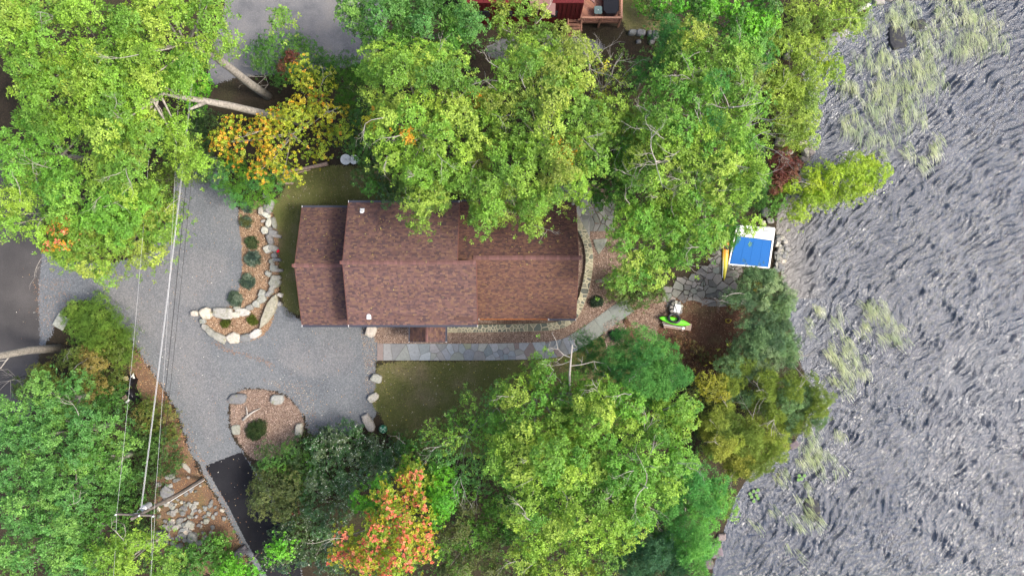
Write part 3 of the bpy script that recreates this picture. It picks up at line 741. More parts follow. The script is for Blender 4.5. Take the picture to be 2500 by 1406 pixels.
for px_, lab in ((1184, 'left one of two short white posts by the dark red house wall'), (1196, 'right one of two short white posts by the dark red house wall')):
    x, y, z = G(px_, 52)
    e = empty('white_post', (x, y, z), lab, 'post', 'short white posts by the dark red house')
    MB().lathe((x, y, z), [(0, .07), (.75, .06)], 8).build('stake', M['white'], e, origin=e.location)
    MB().lathe((x, y, z), [(.76, .11), (.86, .10), (.92, .03)], 8).build('cap', M['pvc'], e, origin=e.location)
# ================================================================== STONE WALL of the planting bed, boulders
pw = empty('boulder_retaining_wall', G(600, 740), 'hook-shaped wall of pale boulders round the mulch planting bed left of the house', 'stone wall'); PO = pw.location
LIGHT = [(.40,.38,.325),(.47,.435,.36),(.33,.32,.29),(.50,.48,.42),(.29,.285,.27)]
MIDG = [(.20,.197,.188),(.25,.243,.222),(.175,.176,.172),(.28,.27,.235)]
WALLST = [ # px, py, w, h, angle, height, palette(0 light,1 mid)
 (505,764,24,26,10,.55,0),(497,783,14,12,0,.4,0),(503,799,20,13,-25,.35,1),(518,811,27,15,-38,.4,1),(539,824,33,18,-30,.4,1),(572,825,30,24,5,.45,0),
 (603,824,36,18,8,.4,1),(626,814,27,16,32,.45,0),(547,764,45,24,-5,.5,0),(577,768,20,14,15,.4,0),(520,766,12,10,0,.3,0),
 (580,752,16,9,0,.35,1),(593,761,32,18,0,.4,0),(612,750,17,13,20,.4,1),(628,742,17,16,10,.45,0),(641,730,20,18,25,.45,0),(643,718,18,18,60,.45,1),
 (660,716,22,11,42,.5,1),(667,703,22,11,48,.45,1),(673,690,20,26,70,.45,1),(676,678,12,22,90,.4,1),(671,655,15,18,80,.45,1),(678,660,8,26,90,.35,1),
 (657,668,12,15,60,.4,1),(665,638,12,12,0,.4,1),(676,634,8,22,85,.4,1),(672,624,12,12,30,.4,1),(669,606,15,22,70,.5,1),(656,608,17,20,110,.45,0),
 (661,585,13,24,25,.5,1),(668,570,15,20,80,.5,1),(676,576,9,24,80,.45,1),(649,563,16,15,0,.45,0),(661,559,11,9,0,.4,1),(659,544,12,21,-15,.5,0),
 (671,546,10,26,12,.45,1),(645,540,11,7,20,.3,0),(652,526,21,12,-30,.45,0),(640,516,11,19,5,.5,0),(652,510,14,20,5,.45,1),(662,505,13,32,-15,.5,0),
 (656,488,10,18,10,.4,0),(650,478,12,12,0,.4,1),(664,594,8,9,0,.3,1),(667,646,9,8,0,.3,1),(686,720,9,12,70,.4,0),(682,742,10,10,0,.3,0)]
for px, py, w, h, an, hh, pl in WALLST:
    x, y, z = G(px, py)
    rock_mb(blob_poly(x, y, w*.046, h*.046, R(an), 9, .12), z, hh, rnd_col(LIGHT if pl == 0 else MIDG, .1), jit=.09, flat=.74).build('stone', M['stone'], pw, origin=PO)
# the long tilted slab at the end of the wall
sl_ = [G(a_, b_)[:2] for a_, b_ in [(678,716),(681,740),(671,765),(655,788),(637,802),(640,780),(648,760),(656,738),(668,722)]]
rock_mb(sl_[::-1], 0, .55, (.33,.31,.24), jit=.04, flat=.86).build('slab', M['stone'], pw, origin=PO)
BOUL = [
 (478,765,19,14,0,.45,0,'small squared pale stone left of the wall end on the gravel'),
 (907,808,24,27,-20,.5,0,'rounded grey boulder at the corner below the house gutter'),
 (920,923,26,21,-15,.5,0,'rounded pale boulder at the edge of the front lawn below the flagstone walk'),
 (912,970,28,20,35,.45,0,'wedge-shaped pale boulder between gravel and lawn, lower of two'),
 (900,1031,22,46,25,.5,0,'long pointed grey boulder beside the dark shrubs at the lawn corner'),
 (581,972,42,26,3,.4,1,'flat grey boulder at the upper left rim of the mulch island'),
 (678,974,31,24,3,.4,0,'flat pale boulder at the upper right rim of the mulch island'),
 (732,1049,18,34,-5,.5,0,'upright pale boulder at the right rim of the mulch island'),
 (577,1048,20,24,0,.2,1,'low half-buried pinkish stone at the left rim of the mulch island'),
]
for px, py, w, h, an, hh, pl, lab in BOUL:
    px_rock('boulder', px, py, w*1.05, h*1.05, an, hh, rnd_col(LIGHT if pl == 0 else MIDG, .06), label=lab, cat='boulder', n=11, j=.09)
# flat slab on a stand among the bush by the road
tb = empty('stone_slab', G(157, 785), 'pale flat square slab beside the feathery bush at the road', 'slab')
MB().box((tb.location.x, tb.location.y, .5), (1.15, 1.3, .14), R(-30), (.33,.34,.29), bev=.02).build('slab_top', M['stone'], tb, origin=tb.location)
MB().box((tb.location.x, tb.location.y, .21), (.7, .8, .42), R(-30), (.25,.25,.22)).build('slab_foot', M['stone'], tb, origin=tb.location)
# big flat stones behind the house and by the shore
FL = [([(1447,585),(1482,582),(1478,600),(1462,622),(1452,605)], (.25,.26,.22), .12, 'triangular grey-green slab beside the curved stone wall'),
      ([(1768,738),(1785,727),(1822,727),(1832,737),(1800,746),(1780,750)], (.30,.31,.24), .35, 'long pale lichen-covered slab lying under the dark lakeside juniper'),
      ([(1590,1330),(565,0)], None, 0, '')]
for pl, c, th, lab in FL[:2]:
    w = [G(a_, b_)[:2] for a_, b_ in pl][::-1]; cx, cy = mean(w); z = float(hz(cx, cy))
    o = rock_mb(densify(w, .5, .03, random), z, th, c, jit=.04, flat=.9).build('rock_slab', M['stone'], origin=(cx, cy, z)); tag(o, lab, 'slab')
# rubble below the pole: a heap of individual broken stones
rub = empty('rubble_heap', G(470, 1270), 'heap of broken grey fieldstones on brown leaf litter below the utility pole', 'rubble'); rr = random.Random(21)
BIG = [(472,1312,26,30,10,.5),(408,1198,30,30,20,.4),(400,1305,30,26,0,.4),(466,1278,17,24,70,.35),(450,1305,20,9,-45,.3),(505,1270,14,14,0,.3),(418,1162,24,14,15,.3),
       (455,1140,10,30,45,.15),(432,1170,18,10,20,.25),(488,1322,24,12,10,.3),(440,1330,14,12,0,.25),(430,1285,18,14,30,.3),(425,1250,12,16,0,.3),(448,1250,12,12,0,.3)]
for px, py, w, h, an, hh in BIG:
    x, y, z = G(px, py); rock_mb(blob_poly(x, y, w*.042, h*.042, R(an), 8, .15), 0, hh, rnd_col(MIDG, .15), jit=.12).build('stone', M['stone'], rub, origin=rub.location)
ns = 0
while ns < 150:
    px, py = rr.gauss(455, 42), rr.gauss(1270, 48)
    if not (385 < px < 560 and 1140 < py < 1350) or (px-440)*1.35 > (py-1090): continue
    if ns > 90: px, py = rr.gauss(440, 22), rr.gauss(1265, 30)
    s = rr.choice((6, 8, 9, 11, 13)); x, y, z = G(px, py); ns += 1
    rock_mb(blob_poly(x, y, s*.045, s*.035, rr.uniform(0, 3), 7, .2, rr), 0, rr.uniform(.1, .26), rnd_col(MIDG+[(.42,.38,.31)], .2, rr), jit=.15, rnd=rr).build('stone', M['stone'], rub, origin=rub.location)
px_rock('boulder', 590, 1345, 40, 22, 40, .5, (.13,.12,.13), label='dark grey boulder beside the black asphalt at the bottom of the picture', cat='boulder')

# shoreline rocks ------------------------------------------------------
def rocks(name, label, spots, pal, cat='rocks', seed=1, oy=1.0):
    rr = random.Random(seed); c0 = spots[len(spots)//2]; t = empty(name, G(c0[0], c0[1]), label, cat)
    for px, py, w, h, an, hh in spots:
        x, y, z = G(px, py); z = max(z, WZ-.15)
        rock_mb(blob_poly(x, y, w*.041, h*.041, R(an), rr.choice((8, 9, 10)), .16, rr), z-.1, hh+.1, rnd_col(pal, .15, rr), jit=.1, flat=.7, rnd=rr).build('stone', M['stone'], t, origin=t.location)
rr = random.Random(4)
sp = [(1893+rr.uniform(0, 24), 575+rr.uniform(0, 85), rr.uniform(9, 19), rr.uniform(8, 15), rr.uniform(0, 180), rr.uniform(.25, .5)) for _ in range(62)]
sp = [s for s in sp if (s[0]-1893) < 26-abs(s[1]-612)*.25]
rocks('shore_rocks', 'bank of small pale stones along the water beside the blue platform', sp, LIGHT[:2]+MIDG*2, seed=9)
rocks('shore_rocks', 'pale grey ledge rocks above the red shrub at the shoreline', [(1905,348,32,22,0,.4),(1930,345,28,20,10,.5),(1955,352,26,16,-20,.6),(1972,368,22,34,30,.6),(1962,390,26,18,0,.5),(1900,375,22,20,0,.4),(1925,372,20,14,0,.3),(1960,372,14,34,20,.9),(1915,400,30,40,0,.35),(1945,408,16,20,0,.35)], [(.33,.31,.27),(.38,.35,.30),(.24,.21,.2)], seed=12)
rocks('shore_rocks', 'dark blocky rocks jutting into the reeds near the top of the lake', [(1922,118,20,26,20,.6),(1952,135,34,26,25,.8),(1985,120,26,22,0,.7),(2005,112,20,18,30,.5),(1918,140,16,14,0,.5),(2030,100,40,26,30,.4),(2060,80,30,20,40,.3)], [(.24,.235,.24),(.30,.29,.28),(.19,.19,.2)], seed=13)
rocks('shore_rocks', 'grey rocks at the foot of the trees above the white platform end', [(1868,518,24,28,0,.4),(1880,540,20,14,0,.3),(1862,545,14,12,0,.3),(1872,556,16,8,0,.3)], LIGHT, seed=14)
rocks('shore_rocks', 'small grey rocks at the top edge where reeds begin', [(2140,8,30,20,0,.4),(2160,2,24,18,0,.4),(2110,18,26,12,20,.3),(2095,25,18,10,0,.3)], LIGHT, seed=15)
rocks('shore_rocks', 'dark low rocks at the waterline near the bottom right trees', [(1745,1340,34,40,20,.6),(1760,1308,24,18,0,.4),(1728,1372,24,30,0,.5),(1935,1085,30,18,30,.4)], [(.16,.13,.14),(.2,.17,.16)], seed=16)
rocks('garden_rocks', 'row of dark grey garden rocks right of the timber deck', [(1543,82,20,14,0,.5),(1563,82,22,16,0,.5),(1585,84,14,16,0,.5),(1598,90,18,24,0,.6),(1558,104,12,10,0,.3),(1590,105,16,10,20,.4)], [(.22,.22,.22),(.17,.17,.17)], seed=17)
for px, py, w, h, lab in ((2192, 92, 42, 62, 'dark smooth rock rising from the water among the upper reeds'), (2245, 60, 34, 24, 'dark flat rock breaking the surface near the top of the reeds'),
                          (1985, 1245, 40, 60, 'dark submerged rock beside the small lower reed patch')):
    x, y, z = P(px, py, WZ)
    o = rock_mb(blob_poly(x, y, w*.041, h*.041, .2, 11, .1), WZ-.3, .42 if py < 1000 else .34, (.045,.045,.05), jit=.08, flat=.6).build('water_rock', M['stone'], origin=(x, y, WZ)); tag(o, lab, 'rock')

# ================================================================== OBJECTS
# utility pole ---------------------------------------------------------
bx, by, bz = G(495, 1170); top = Vector(P(322, 1266, 12.4))
up_ = empty('utility_pole', (bx, by, 0), 'weathered wooden utility pole with crossarm and transformer above the rubble heap', 'utility pole'); UO = up_.location
MB().tube([(bx, by, -.2), (bx, by, 4), tuple(Vector((bx, by, 0)).lerp(top, .66)), tuple(top)], [.19, .175, .15, .125], 12).build('pole', M['pole'], up_, origin=UO)
MB().tube([(bx+.16, by-.05, 0), (bx+.14, by-.06, 7)], .035, 6).build('cable_riser', M['white'], up_, origin=UO)
MB().tube([(bx-.05, by+.2, 0), (bx-.05, by+.17, 7.5)], .05, 6).build('cable_guard', M['cable'], up_, origin=UO)
a0, a1 = Vector(P(284, 1254, 11.7)), Vector(P(378, 1258, 11.7)); am = (a0+a1)/2
ca = MB(); ca.box(tuple(am), ((a1-a0).length, .13, .16), math.atan2(a1.y-a0.y, a1.x-a0.x)); ca = ca.build('crossarm', M['pole'], up_, origin=UO)
for t in (.015, .62, .985):
    q = a0.lerp(a1, t); MB().lathe((q.x, q.y, q.z+.08), [(0, .035), (.06, .07), (.10, .045), (.14, .07), (.19, .03)], 10).build('insulator', M['pvc'], ca, origin=UO)
MB().tube([tuple(a0.lerp(a1, .3)+Vector((0, 0, -.05))), (top.x, top.y, 10.9)], .025, 5).build('brace', M['metal'], up_, origin=UO)
tx = P(352, 1239, 10.2)
tr_ = MB().lathe((tx[0], tx[1], 9.4), [(0, .22), (.03, .25), (.9, .25), (.95, .27), (1.0, .20), (1.03, .05)], 16).build('transformer', M['metal'], up_, smooth=False, origin=UO)
for dx, dy in ((.1, .1), (-.1, .08)): MB().lathe((tx[0]+dx, tx[1]+dy, 10.42), [(0, .04), (.08, .06), (.14, .03), (.2, .05), (.26, .02)], 8).build('bushing', M['white'], tr_, origin=UO)
MB().tube([(tx[0], tx[1], 9.9), (top.x+.1, top.y, 9.9)], .05, 6).build('bracket', M['metal'], up_, origin=UO)
MB().tube([(tx[0]-.2, tx[1]-.3, 10.9), (tx[0]-.3, tx[1]-.1, 10.7), (tx[0], tx[1]+.1, 10.6), tuple(a0.lerp(a1, .7))], .02, 5).build('jumper_wire', M['metal'], up_, origin=UO)
# wires
WGRP = 'wires strung along the road'
def wire(p0, p1, z0, z1, rad, mat, label, sag=.7, ext=(1.0, 1.0)):
    A = Vector(P(p0[0], p0[1], z0)); B = Vector(P(p1[0], p1[1], z1)); d = B-A
    B2 = A + d*ext[1]; pts = []
    for k in range(25):
        t = k/24; q = A.lerp(B2, t); q.z -= sag*4*t*(1-t); pts.append(q)
    c = empty('power_line', A, label, 'wire', WGRP)
    MB().tube(pts, rad, 6).build('strand', mat, c, origin=A)
    return c
HA = 11.9
wire((285,1252), (392,-60), HA, HA, .008, M['wire'], 'thin pale wire running up from the left end of the crossarm', .5)
wire((376,1256), (446,-60), HA, HA, .008, M['wire'], 'thin pale wire running up from the right end of the crossarm', .5)
w_ = wire((345,1240), (497,-60), 10.5, 10.5, .011, M['wire'], 'thick bundle of three pale twisted wires running up past the transformer', .3)
A_ = w_.location; 
for off in ((.045, 0, .03), (-.04, .02, .03)):
    o = w_.children[0].copy(); COL.objects.link(o); o.parent = w_; o.location = off
wire((372,1250), (500,-60), 8.3, 8.3, .022, M['cable'], 'upper of two black cables running beside the white wire bundle', .3)
wire((377,1290), (512,-60), 7.6, 7.6, .016, M['cable'], 'thinner lower black cable right of the white wire bundle', .4)
wire((285,1254), (262,1560), HA, HA, .008, M['wire'], 'thin pale wire running down from the left end of the crossarm', .2)
wire((378,1259), (352,1560), HA, HA, .008, M['wire'], 'left of two pale wires running down from the right end of the crossarm', .2)
wire((370,1259), (360,1560), 10.4, 10.4, .012, M['wire'], 'right of two pale wires running down from the crossarm', .2)
# sagging yellow rope / thin line near the shore
# blue platform --------------------------------------------------------
PZ = -.15
pf = empty('swim_platform', G(1835, 615), 'blue-topped swim platform with white rim and white lounge end at the lake edge', 'platform'); FO = pf.location
def PP(a_, b_, z=PZ): return P(a_, b_, z)[:2]
q = [PP(1781,646), PP(1876,653), PP(1883,588), PP(1843,582), PP(1800,577)]
MB().prism(q, PZ-.12, PZ, inset=.01).build('blue_mat', M['bluemat'], pf, origin=FO)
fr = [PP(1779,645), PP(1877,654), PP(1891,558), PP(1800,552)]
def bar(a_, b_, w, z0, z1, name, mat, par=pf, org=FO):
    A = Vector(a_); B = Vector(b_); d = (B-A); l = d.length; c = (A+B)/2
    return MB().box((c.x, c.y, (z0+z1)/2), (l, w, z1-z0), math.atan2(d.y, d.x), bev=.01).build(name, mat, par, origin=org)
bar(fr[0], fr[1], .13, PZ-.16, PZ+.035, 'rim', M['white']); bar(fr[1], fr[2], .16, PZ-.165, PZ+.03, 'rim', M['white']); bar(fr[3], fr[0], .12, PZ-.155, PZ+.032, 'rim', M['white'])
MB().prism([PP(1800,576), PP(1843,581.5), PP(1883,587), PP(1887,566), PP(1802,560)], PZ-.14, PZ+.05, inset=.03).build('white_deck', M['white'], pf, origin=FO)
MB().prism([PP(1802,559), PP(1887,565), PP(1890,556), PP(1850,554), PP(1803,550)], PZ-.14, PZ+.22, inset=.05).build('bench_box', M['pvc'], pf, origin=FO)
bar(PP(1804,568), PP(1884,574), .06, PZ+.05, PZ+.10, 'lip', M['white']); bar(PP(1805,556), PP(1888,561), .10, PZ+.2, PZ+.26, 'lip', M['pvc'])
for f_ in (.25, .5, .75):
    s0_ = Vector(PP(1781,646)).lerp(Vector(PP(1876,653)), f_); s1_ = Vector(PP(1801,578)).lerp(Vector(PP(1883,588)), f_)
    bar(s0_, s1_, .025, PZ+.002, PZ+.012, 'seam', M['bluemat'])
for f_ in (.3, .7):
    s0_ = Vector(PP(1780,645)).lerp(Vector(PP(1877,654)), f_); MB().box((s0_.x, s0_.y, PZ+.06), (.22, .05, .06)).build('cleat', M['metal'], pf, origin=FO)
for a_, b_ in ((1790,648),(1874,655),(1888,562),(1802,556)):
    x, y = PP(a_, b_); MB().tube([(x, y, -1.8), (x, y, PZ-.1)], .06, 8).build('leg', M['white'], pf, origin=FO)
x, y = PP(1790, 656); MB().tube([(x, y, -1.3), (x, y, PZ+.05)], .05, 8).build('leg', M['white'], pf, origin=FO)

# kayaks ---------------------------------------------------------------
def hull(name, bow, stern, width, height, z0, colf, mat, parent, org, cockpit=None, roll=0):
    A = Vector(bow); B = Vector(stern); d = B-A; L = d.length; u = d.normalized(); v = Vector((-u.y, u.x, 0)); mb = MB()
    n = 17; rings = 12; vs = []; fs = []; cols = []
    for i in range(n):
        t = i/(n-1); s = math.sin(math.pi*min(1, max(0, t)))**.62 if 0 < t < 1 else 0.02
        wv = width/2*max(s, .03); hh = height*(.55+.45*s); rise = height*.35*(abs(t-.5)*2)**2.5
        for k in range(rings):
            a_ = 2*math.pi*k/rings; cx = math.cos(a_); sx = math.sin(a_)
            yy = wv*math.copysign(abs(cx)**.8, cx); zz = (hh*.5*sx*(1.0 if sx < 0 else .72))
            p = A+u*(L*t)+v*yy; vs.append((p.x, p.y, z0+hh*.5+zz+rise)); cols.append(colf(t, sx))
    for i in range(n-1):
        for k in range(rings): fs.append((i*rings+k, (i+1)*rings+k, (i+1)*rings+(k+1) % rings, i*rings+(k+1) % rings))
    fs.append(tuple(range(rings))); fs.append(tuple((n-1)*rings+k for k in range(rings))[::-1])
    mb.v = vs; mb.f = fs; mb.c = cols
    return mb.build(name, mat, parent, smooth=True, origin=org)
M['hullpaint'] = attr_mat('moulded_plastic', 0.35, 0.45, 0.06, 3, 0.05)
kx = G(1771, 630, .25)
ky = empty('kayak', kx, 'orange and yellow kayak lying on the flagstones beside the blue platform', 'kayak')
def okcol(t, s):
    a_ = (.55,.16,.008); b_ = (.58,.50,.01)
    f = min(1, max(0, (t-.42)*3.2)); return tuple(a_[i]*(1-f)+b_[i]*f for i in range(3))
hull('hull', G(1774,548,.2), G(1768,684,.2), .66, .36, kx[2]-.2, okcol, M['hullpaint'], ky, ky.location)
bar(G(1767,585,.2)[:2], G(1764,678,.2)[:2], .05, kx[2]+.0, kx[2]+.08, 'gunwale', M['hullpaint'], ky, ky.location)
x, y, _ = G(1772, 605); MB().lathe((x, y, kx[2]+.12), [(0, .22), (.07, .24), (.07, .18), (-.02, .16)], 14, (.05,.02,.01)).build('cockpit_rim', M['black'], ky, origin=ky.location)
# kayak rack with second kayak, inner tube and paddle
rk = empty('kayak_rack', G(1648, 792), 'low grey plank rack holding the lime green kayak', 'rack'); RKO = rk.location; gz = RKO.z
for a_, b_, c, d in ((1614,786,1672,796),(1617,792,1670,800),(1618,796,1668,804)):
    bar(G(a_, b_)[:2], G(c, d)[:2], .16, gz+.38, gz+.44, 'plank', M['wood'] if b_ == 796 else M['pole'], rk, RKO)
for a_, b_ in ((1621,799),(1664,806),(1620,782),(1664,790)):
    x, y, _ = G(a_, b_); MB().box((x, y, gz+.2), (.14, .14, .42)).build('leg', M['wood'], rk, origin=RKO)
cl = empty('storage_box', G(1677, 797), 'pinkish grey wooden box at the right end of the kayak rack', 'box')
MB().box((cl.location.x, cl.location.y, gz+.25), (.52, .62, .5), R(-10), bev=.02).build('box_body', M['wood'], cl, origin=cl.location)
MB().box((cl.location.x, cl.location.y, gz+.54), (.58, .68, .05), R(-10), bev=.01).build('lid', M['wood'], cl, origin=cl.location)
kg = empty('kayak', G(1646, 784, .44), 'lime green kayak resting on the grey plank rack', 'kayak')
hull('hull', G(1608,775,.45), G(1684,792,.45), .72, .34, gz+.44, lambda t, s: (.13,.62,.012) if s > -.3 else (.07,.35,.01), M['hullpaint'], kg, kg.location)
x, y, _ = G(1664, 786, .8); MB().lathe((x, y, gz+.66), [(0, .2), (.05, .22), (.05, .17), (-.03, .15)], 14).build('cockpit_rim', M['black'], kg, origin=kg.location)
tu = empty('inner_tube', G(1645, 777, .85), 'black rubber inner tube lying on the lime green kayak', 'inner tube')
mb = MB(); vs = []; fs = []; n1_, n2_ = 28, 10
for i in range(n1_):
    a_ = 2*math.pi*i/n1_
    for k in range(n2_):
        b_ = 2*math.pi*k/n2_; r = .46+.14*math.cos(b_)
        x = r*math.cos(a_)*1.15; y = r*math.sin(a_)*.82
        vs.append((tu.location.x+x*.98+y*.18, tu.location.y+y-x*.22, gz+.88+.14*math.sin(b_)-.12*math.sin(a_)))
        fs.append((i*n2_+k, ((i+1) % n1_)*n2_+k, ((i+1) % n1_)*n2_+(k+1) % n2_, i*n2_+(k+1) % n2_))
mb.add(vs, fs); mb.build('rubber_ring', plain('black_rubber', (.012,.013,.016), .4, .4), tu, smooth=True, origin=tu.location)
A_ = Vector(G(1640, 777)); MB().tube([(A_.x-.5, A_.y-.06, gz+1.02), (A_.x-.53, A_.y-.1, gz+1.06)], .02, 5).build('valve', M['metal'], tu, origin=tu.location)
pd = empty('paddle', G(1640, 794, .5), 'paddle with pale shaft laid along the kayak rack', 'paddle')
a_, b_ = G(1616, 791), G(1664, 800)
MB().tube([(a_[0], a_[1], gz+.49), (b_[0], b_[1], gz+.49)], .025, 6).build('shaft', M['white'], pd, origin=pd.location)
MB().prism([(b_[0]-.05, b_[1]-.1), (b_[0]+.3, b_[1]-.14), (b_[0]+.42, b_[1]), (b_[0]+.3, b_[1]+.1), (b_[0]-.05, b_[1]+.08)], gz+.47, gz+.5).build('blade', M['hullpaint'], pd, origin=pd.location)
# stone fire place with a pale plate
fp = empty('stone_hearth', G(1648, 752), 'squat hearth of piled grey stones beside the lakeside patio', 'fireplace'); FPO = fp.location
rr = random.Random(8)
for lay in range(2):
    for k in range(10 if lay == 0 else 9):
        a_ = 2*math.pi*k/9.5+lay*.3; x = FPO.x+.48*math.cos(a_); y = FPO.y+.58*math.sin(a_)
        rock_mb(blob_poly(x, y, .42, .34, a_, 8, .14, rr), gz+lay*.28, .32, rnd_col(MIDG+LIGHT[:1], .15, rr), rnd=rr).build('stone', M['stone'], fp, origin=FPO)
rock_mb(blob_poly(FPO.x, FPO.y, .8, .9, 0, 9, .08, rr), gz, .5, (.2,.19,.18), rnd=rr).build('stone', M['stone'], fp, origin=FPO)
pt = empty('metal_grate', (FPO.x+.05, FPO.y-.02, gz+.62), 'pale square metal sheet lying on the stone hearth', 'metal sheet')
MB().box((FPO.x+.07, FPO.y-.02, gz+.66), (.62, .78, .03), R(-12), bev=.005).build('sheet', M['pvc'], pt, origin=pt.location)
MB().tube([(FPO.x-.3, FPO.y+.75, gz+.72), (FPO.x+.15, FPO.y-.75, gz+.70)], .022, 6).build('poker', M['pole'], pt, origin=pt.location)
# white round tables near the side lawn
for px_, lab, rr_ in ((848, 'left of two round white wire-topped tables beside the side lawn', 12.5), (868, 'right of two round white wire-topped tables, half under green leaves', 11)):
    t = empty('round_table', G(px_, 393), lab, 'table', 'round white tables by the side lawn'); o = t.location; r_ = rr_*.041
    MB().lathe((o.x, o.y, .66), [(0, r_-.02), (.02, r_), (.035, r_), (.04, r_*.97), (.03, r_*.95)], 24).build('table_top', M['pvc'], t, origin=o)
    MB().lathe((o.x, o.y, .70), [(0, .11), (.03, .1), (.05, .02)], 12).build('centre_boss', M['metal'], t, origin=o)
    for k in range(8):
        a_ = k*math.pi/4; MB().tube([(o.x+.1*math.cos(a_), o.y+.1*math.sin(a_), .705), (o.x+r_*.93*math.cos(a_), o.y+r_*.93*math.sin(a_), .705)], .012, 4).build('spoke', M['metal'], t, origin=o)
    for k in range(3):
        a_ = k*2.09; MB().tube([(o.x+.4*math.cos(a_), o.y+.4*math.sin(a_), 0), (o.x+.1*math.cos(a_), o.y+.1*math.sin(a_), .66)], .025, 6).build('leg', M['white'], t, origin=o)
# planks and timbers
for py_, w_, lab in ((438, 24, 'upper of two short weathered planks lying beside the side lawn'), (449, 26, 'lower of two short weathered planks lying beside the side lawn')):
    x, y, z = G(699, py_); e = empty('plank_bench', (x, y, 0), lab, 'bench', 'short planks beside the side lawn')
    MB().box((x, y, .34), (1.6, .2, .07), R(3), (.4,.3,.25), bev=.01).build('seat', M['wood'], e, origin=e.location)
    for s in (-.55, .55): MB().box((x+s, y, .15), (.14, .16, .3), R(3)).build('leg', M['wood'], e, origin=e.location)
def log(pts, rad, label, mat='bark', name='log', cat='log'):
    o = MB().tube(pts, rad, 9).build(name, M[mat], origin=pts[0], smooth=True); return tag(o, label, cat)
def gp(a_, b_, dz): return G(a_, b_, dz)
log([gp(660,425,.15), gp(700,420,.2), gp(760,408,.2), gp(800,400,.25)], [.13,.14,.16,.2], 'long pale log edging the lawn below the orange tree', 'wood')
log([gp(668,434,.1), gp(720,424,.12), gp(758,414,.12)], [.07,.09,.08], 'thin pale timber lying beside the long log', 'wood')
log([gp(1480,692,.1), gp(1452,686,.12), gp(1520,672,.1)][::1], [.05,.06,.04], 'short pale stick on the mulch right of the curved wall', 'twig')
log([gp(1453,690,.12), gp(1490,682,.12), gp(1508,676,.12)], [.07,.08,.05], 'pale driftwood pole lying on mulch near the dark green shrub', 'twig')
dw = empty('driftwood', G(612, 1008), 'forked grey driftwood branch on the mulch island', 'driftwood')
MB().tube([gp(593,1025,.12), gp(603,1016,.2), gp(618,1005,.2), gp(636,996,.15)], [.14,.13,.09,.03], 8).build('stem', M['twig'], dw, smooth=True, origin=dw.location)
MB().tube([gp(604,1014,.2), gp(603,1002,.28), gp(600,991,.3)], [.09,.06,.02], 7).build('fork', M['twig'], dw, smooth=True, origin=dw.location)
# covered pile
cp = empty('covered_pile', G(325, 950), 'pile under a crumpled black tarpaulin beside the hedge and verge', 'tarpaulin'); co = cp.location; rr = random.Random(6)
out = [G(a_, b_)[:2] for a_, b_ in [(308,915),(330,914),(337,925),(333,945),(341,962),(340,978),(325,978),(312,962),(312,940)]][::-1]
cx, cy = mean(out); mb = MB(); vs = []; nl = 6; K = 30
for l in range(nl):
    t = l/(nl-1); sc = 1.0-.75*t**1.3; zz = .95*(1-(1-t)**2.2)
    for k in range(K):
        f = k/K*len(out); i0 = int(f); g = f-i0; p = out[i0]; q = out[(i0+1) % len(out)]; x = p[0]+(q[0]-p[0])*g; y = p[1]+(q[1]-p[1])*g
        w = 1+.09*math.sin(k*1.7+l*.6)+rr.uniform(-.03, .03); vs.append((cx+(x-cx)*sc*w, cy+(y-cy)*sc*w, zz+.06*math.sin(k*.9)*t))
vs.append((cx, cy, 1.0)); fs = [(l*K+k, l*K+(k+1) % K, (l+1)*K+(k+1) % K, (l+1)*K+k) for l in range(nl-1) for k in range(K)]+[((nl-1)*K+k, (nl-1)*K+(k+1) % K, nl*K) for k in range(K)]
mb.add(vs, fs); mb.build('tarpaulin', M['black'], cp, smooth=False, origin=co)
x, y, z = G(320, 920); MB().prism(blob_poly(x, y, .45, .5, 0, 8), .8, 1.05, (.5,.42,.3), .05).build('weight_stone', M['stone'], cp, origin=co)
x, y, z = G(331, 916); MB().prism([(x-.2, y-.15), (x+.2, y-.25), (x+.05, y+.28)], .45, .5, (.9,.9,.9)).build('paper_corner', M['white'], cp, origin=co)
x, y, z = G(311, 968); MB().box((x, y, .3), (.6, .34, .1), R(40), (.42,.42,.38)).build('board', M['wood'], cp, origin=co)
x, y, z = G(314, 978); MB().box((x, y, .15), (.5, .16, .08), R(35), (.6,.6,.56)).build('board', M['white'], cp, origin=co)
# green ball garden ornament, red flower
x, y, z = G(937, 1045); gb = empty('garden_ball', (x, y, 0), 'dark green dappled garden ball beside the pointed boulder', 'ornament')
mb = MB().lathe((x, y, 0), [(.02, .1)]+[(.40-.40*math.cos(a_), .42*math.sin(a_)) for a_ in [math.pi*k/10 for k in range(1, 10)]]+[(.80, .05)], 18); mb.c = [(.01,.12,.06) if random.random() < .8 else (.5,.6,.45) for _ in mb.c]
mb.build('ball', M['hullpaint'], gb, smooth=True, origin=gb.location); MB().lathe((x, y, 0), [(0, .2), (.05, .2)], 12, (.05,.05,.05)).build('base', M['black'], gb, origin=gb.location)
x, y, z = G(681, 613); fl = empty('red_flower', (x, y, 0), 'small bright red flower beside the boulder wall and side lawn', 'flower')
for k in range(7):
    a_ = k*.9; mb = MB(); c, s = math.cos(a_), math.sin(a_)
    mb.add([(x, y, .3), (x+.12*c-.06*s, y+.12*s+.06*c, .33), (x+.2*c, y+.2*s, .3), (x+.12*c+.06*s, y+.12*s-.06*c, .33)], [(0, 1, 2, 3)], (.75,.01,.04)); mb.build('petal', M['litter'], fl, origin=fl.location)
MB().tube([(x, y, 0), (x, y, .3)], .02, 5).build('stem', M['darkbark'], fl, origin=fl.location)

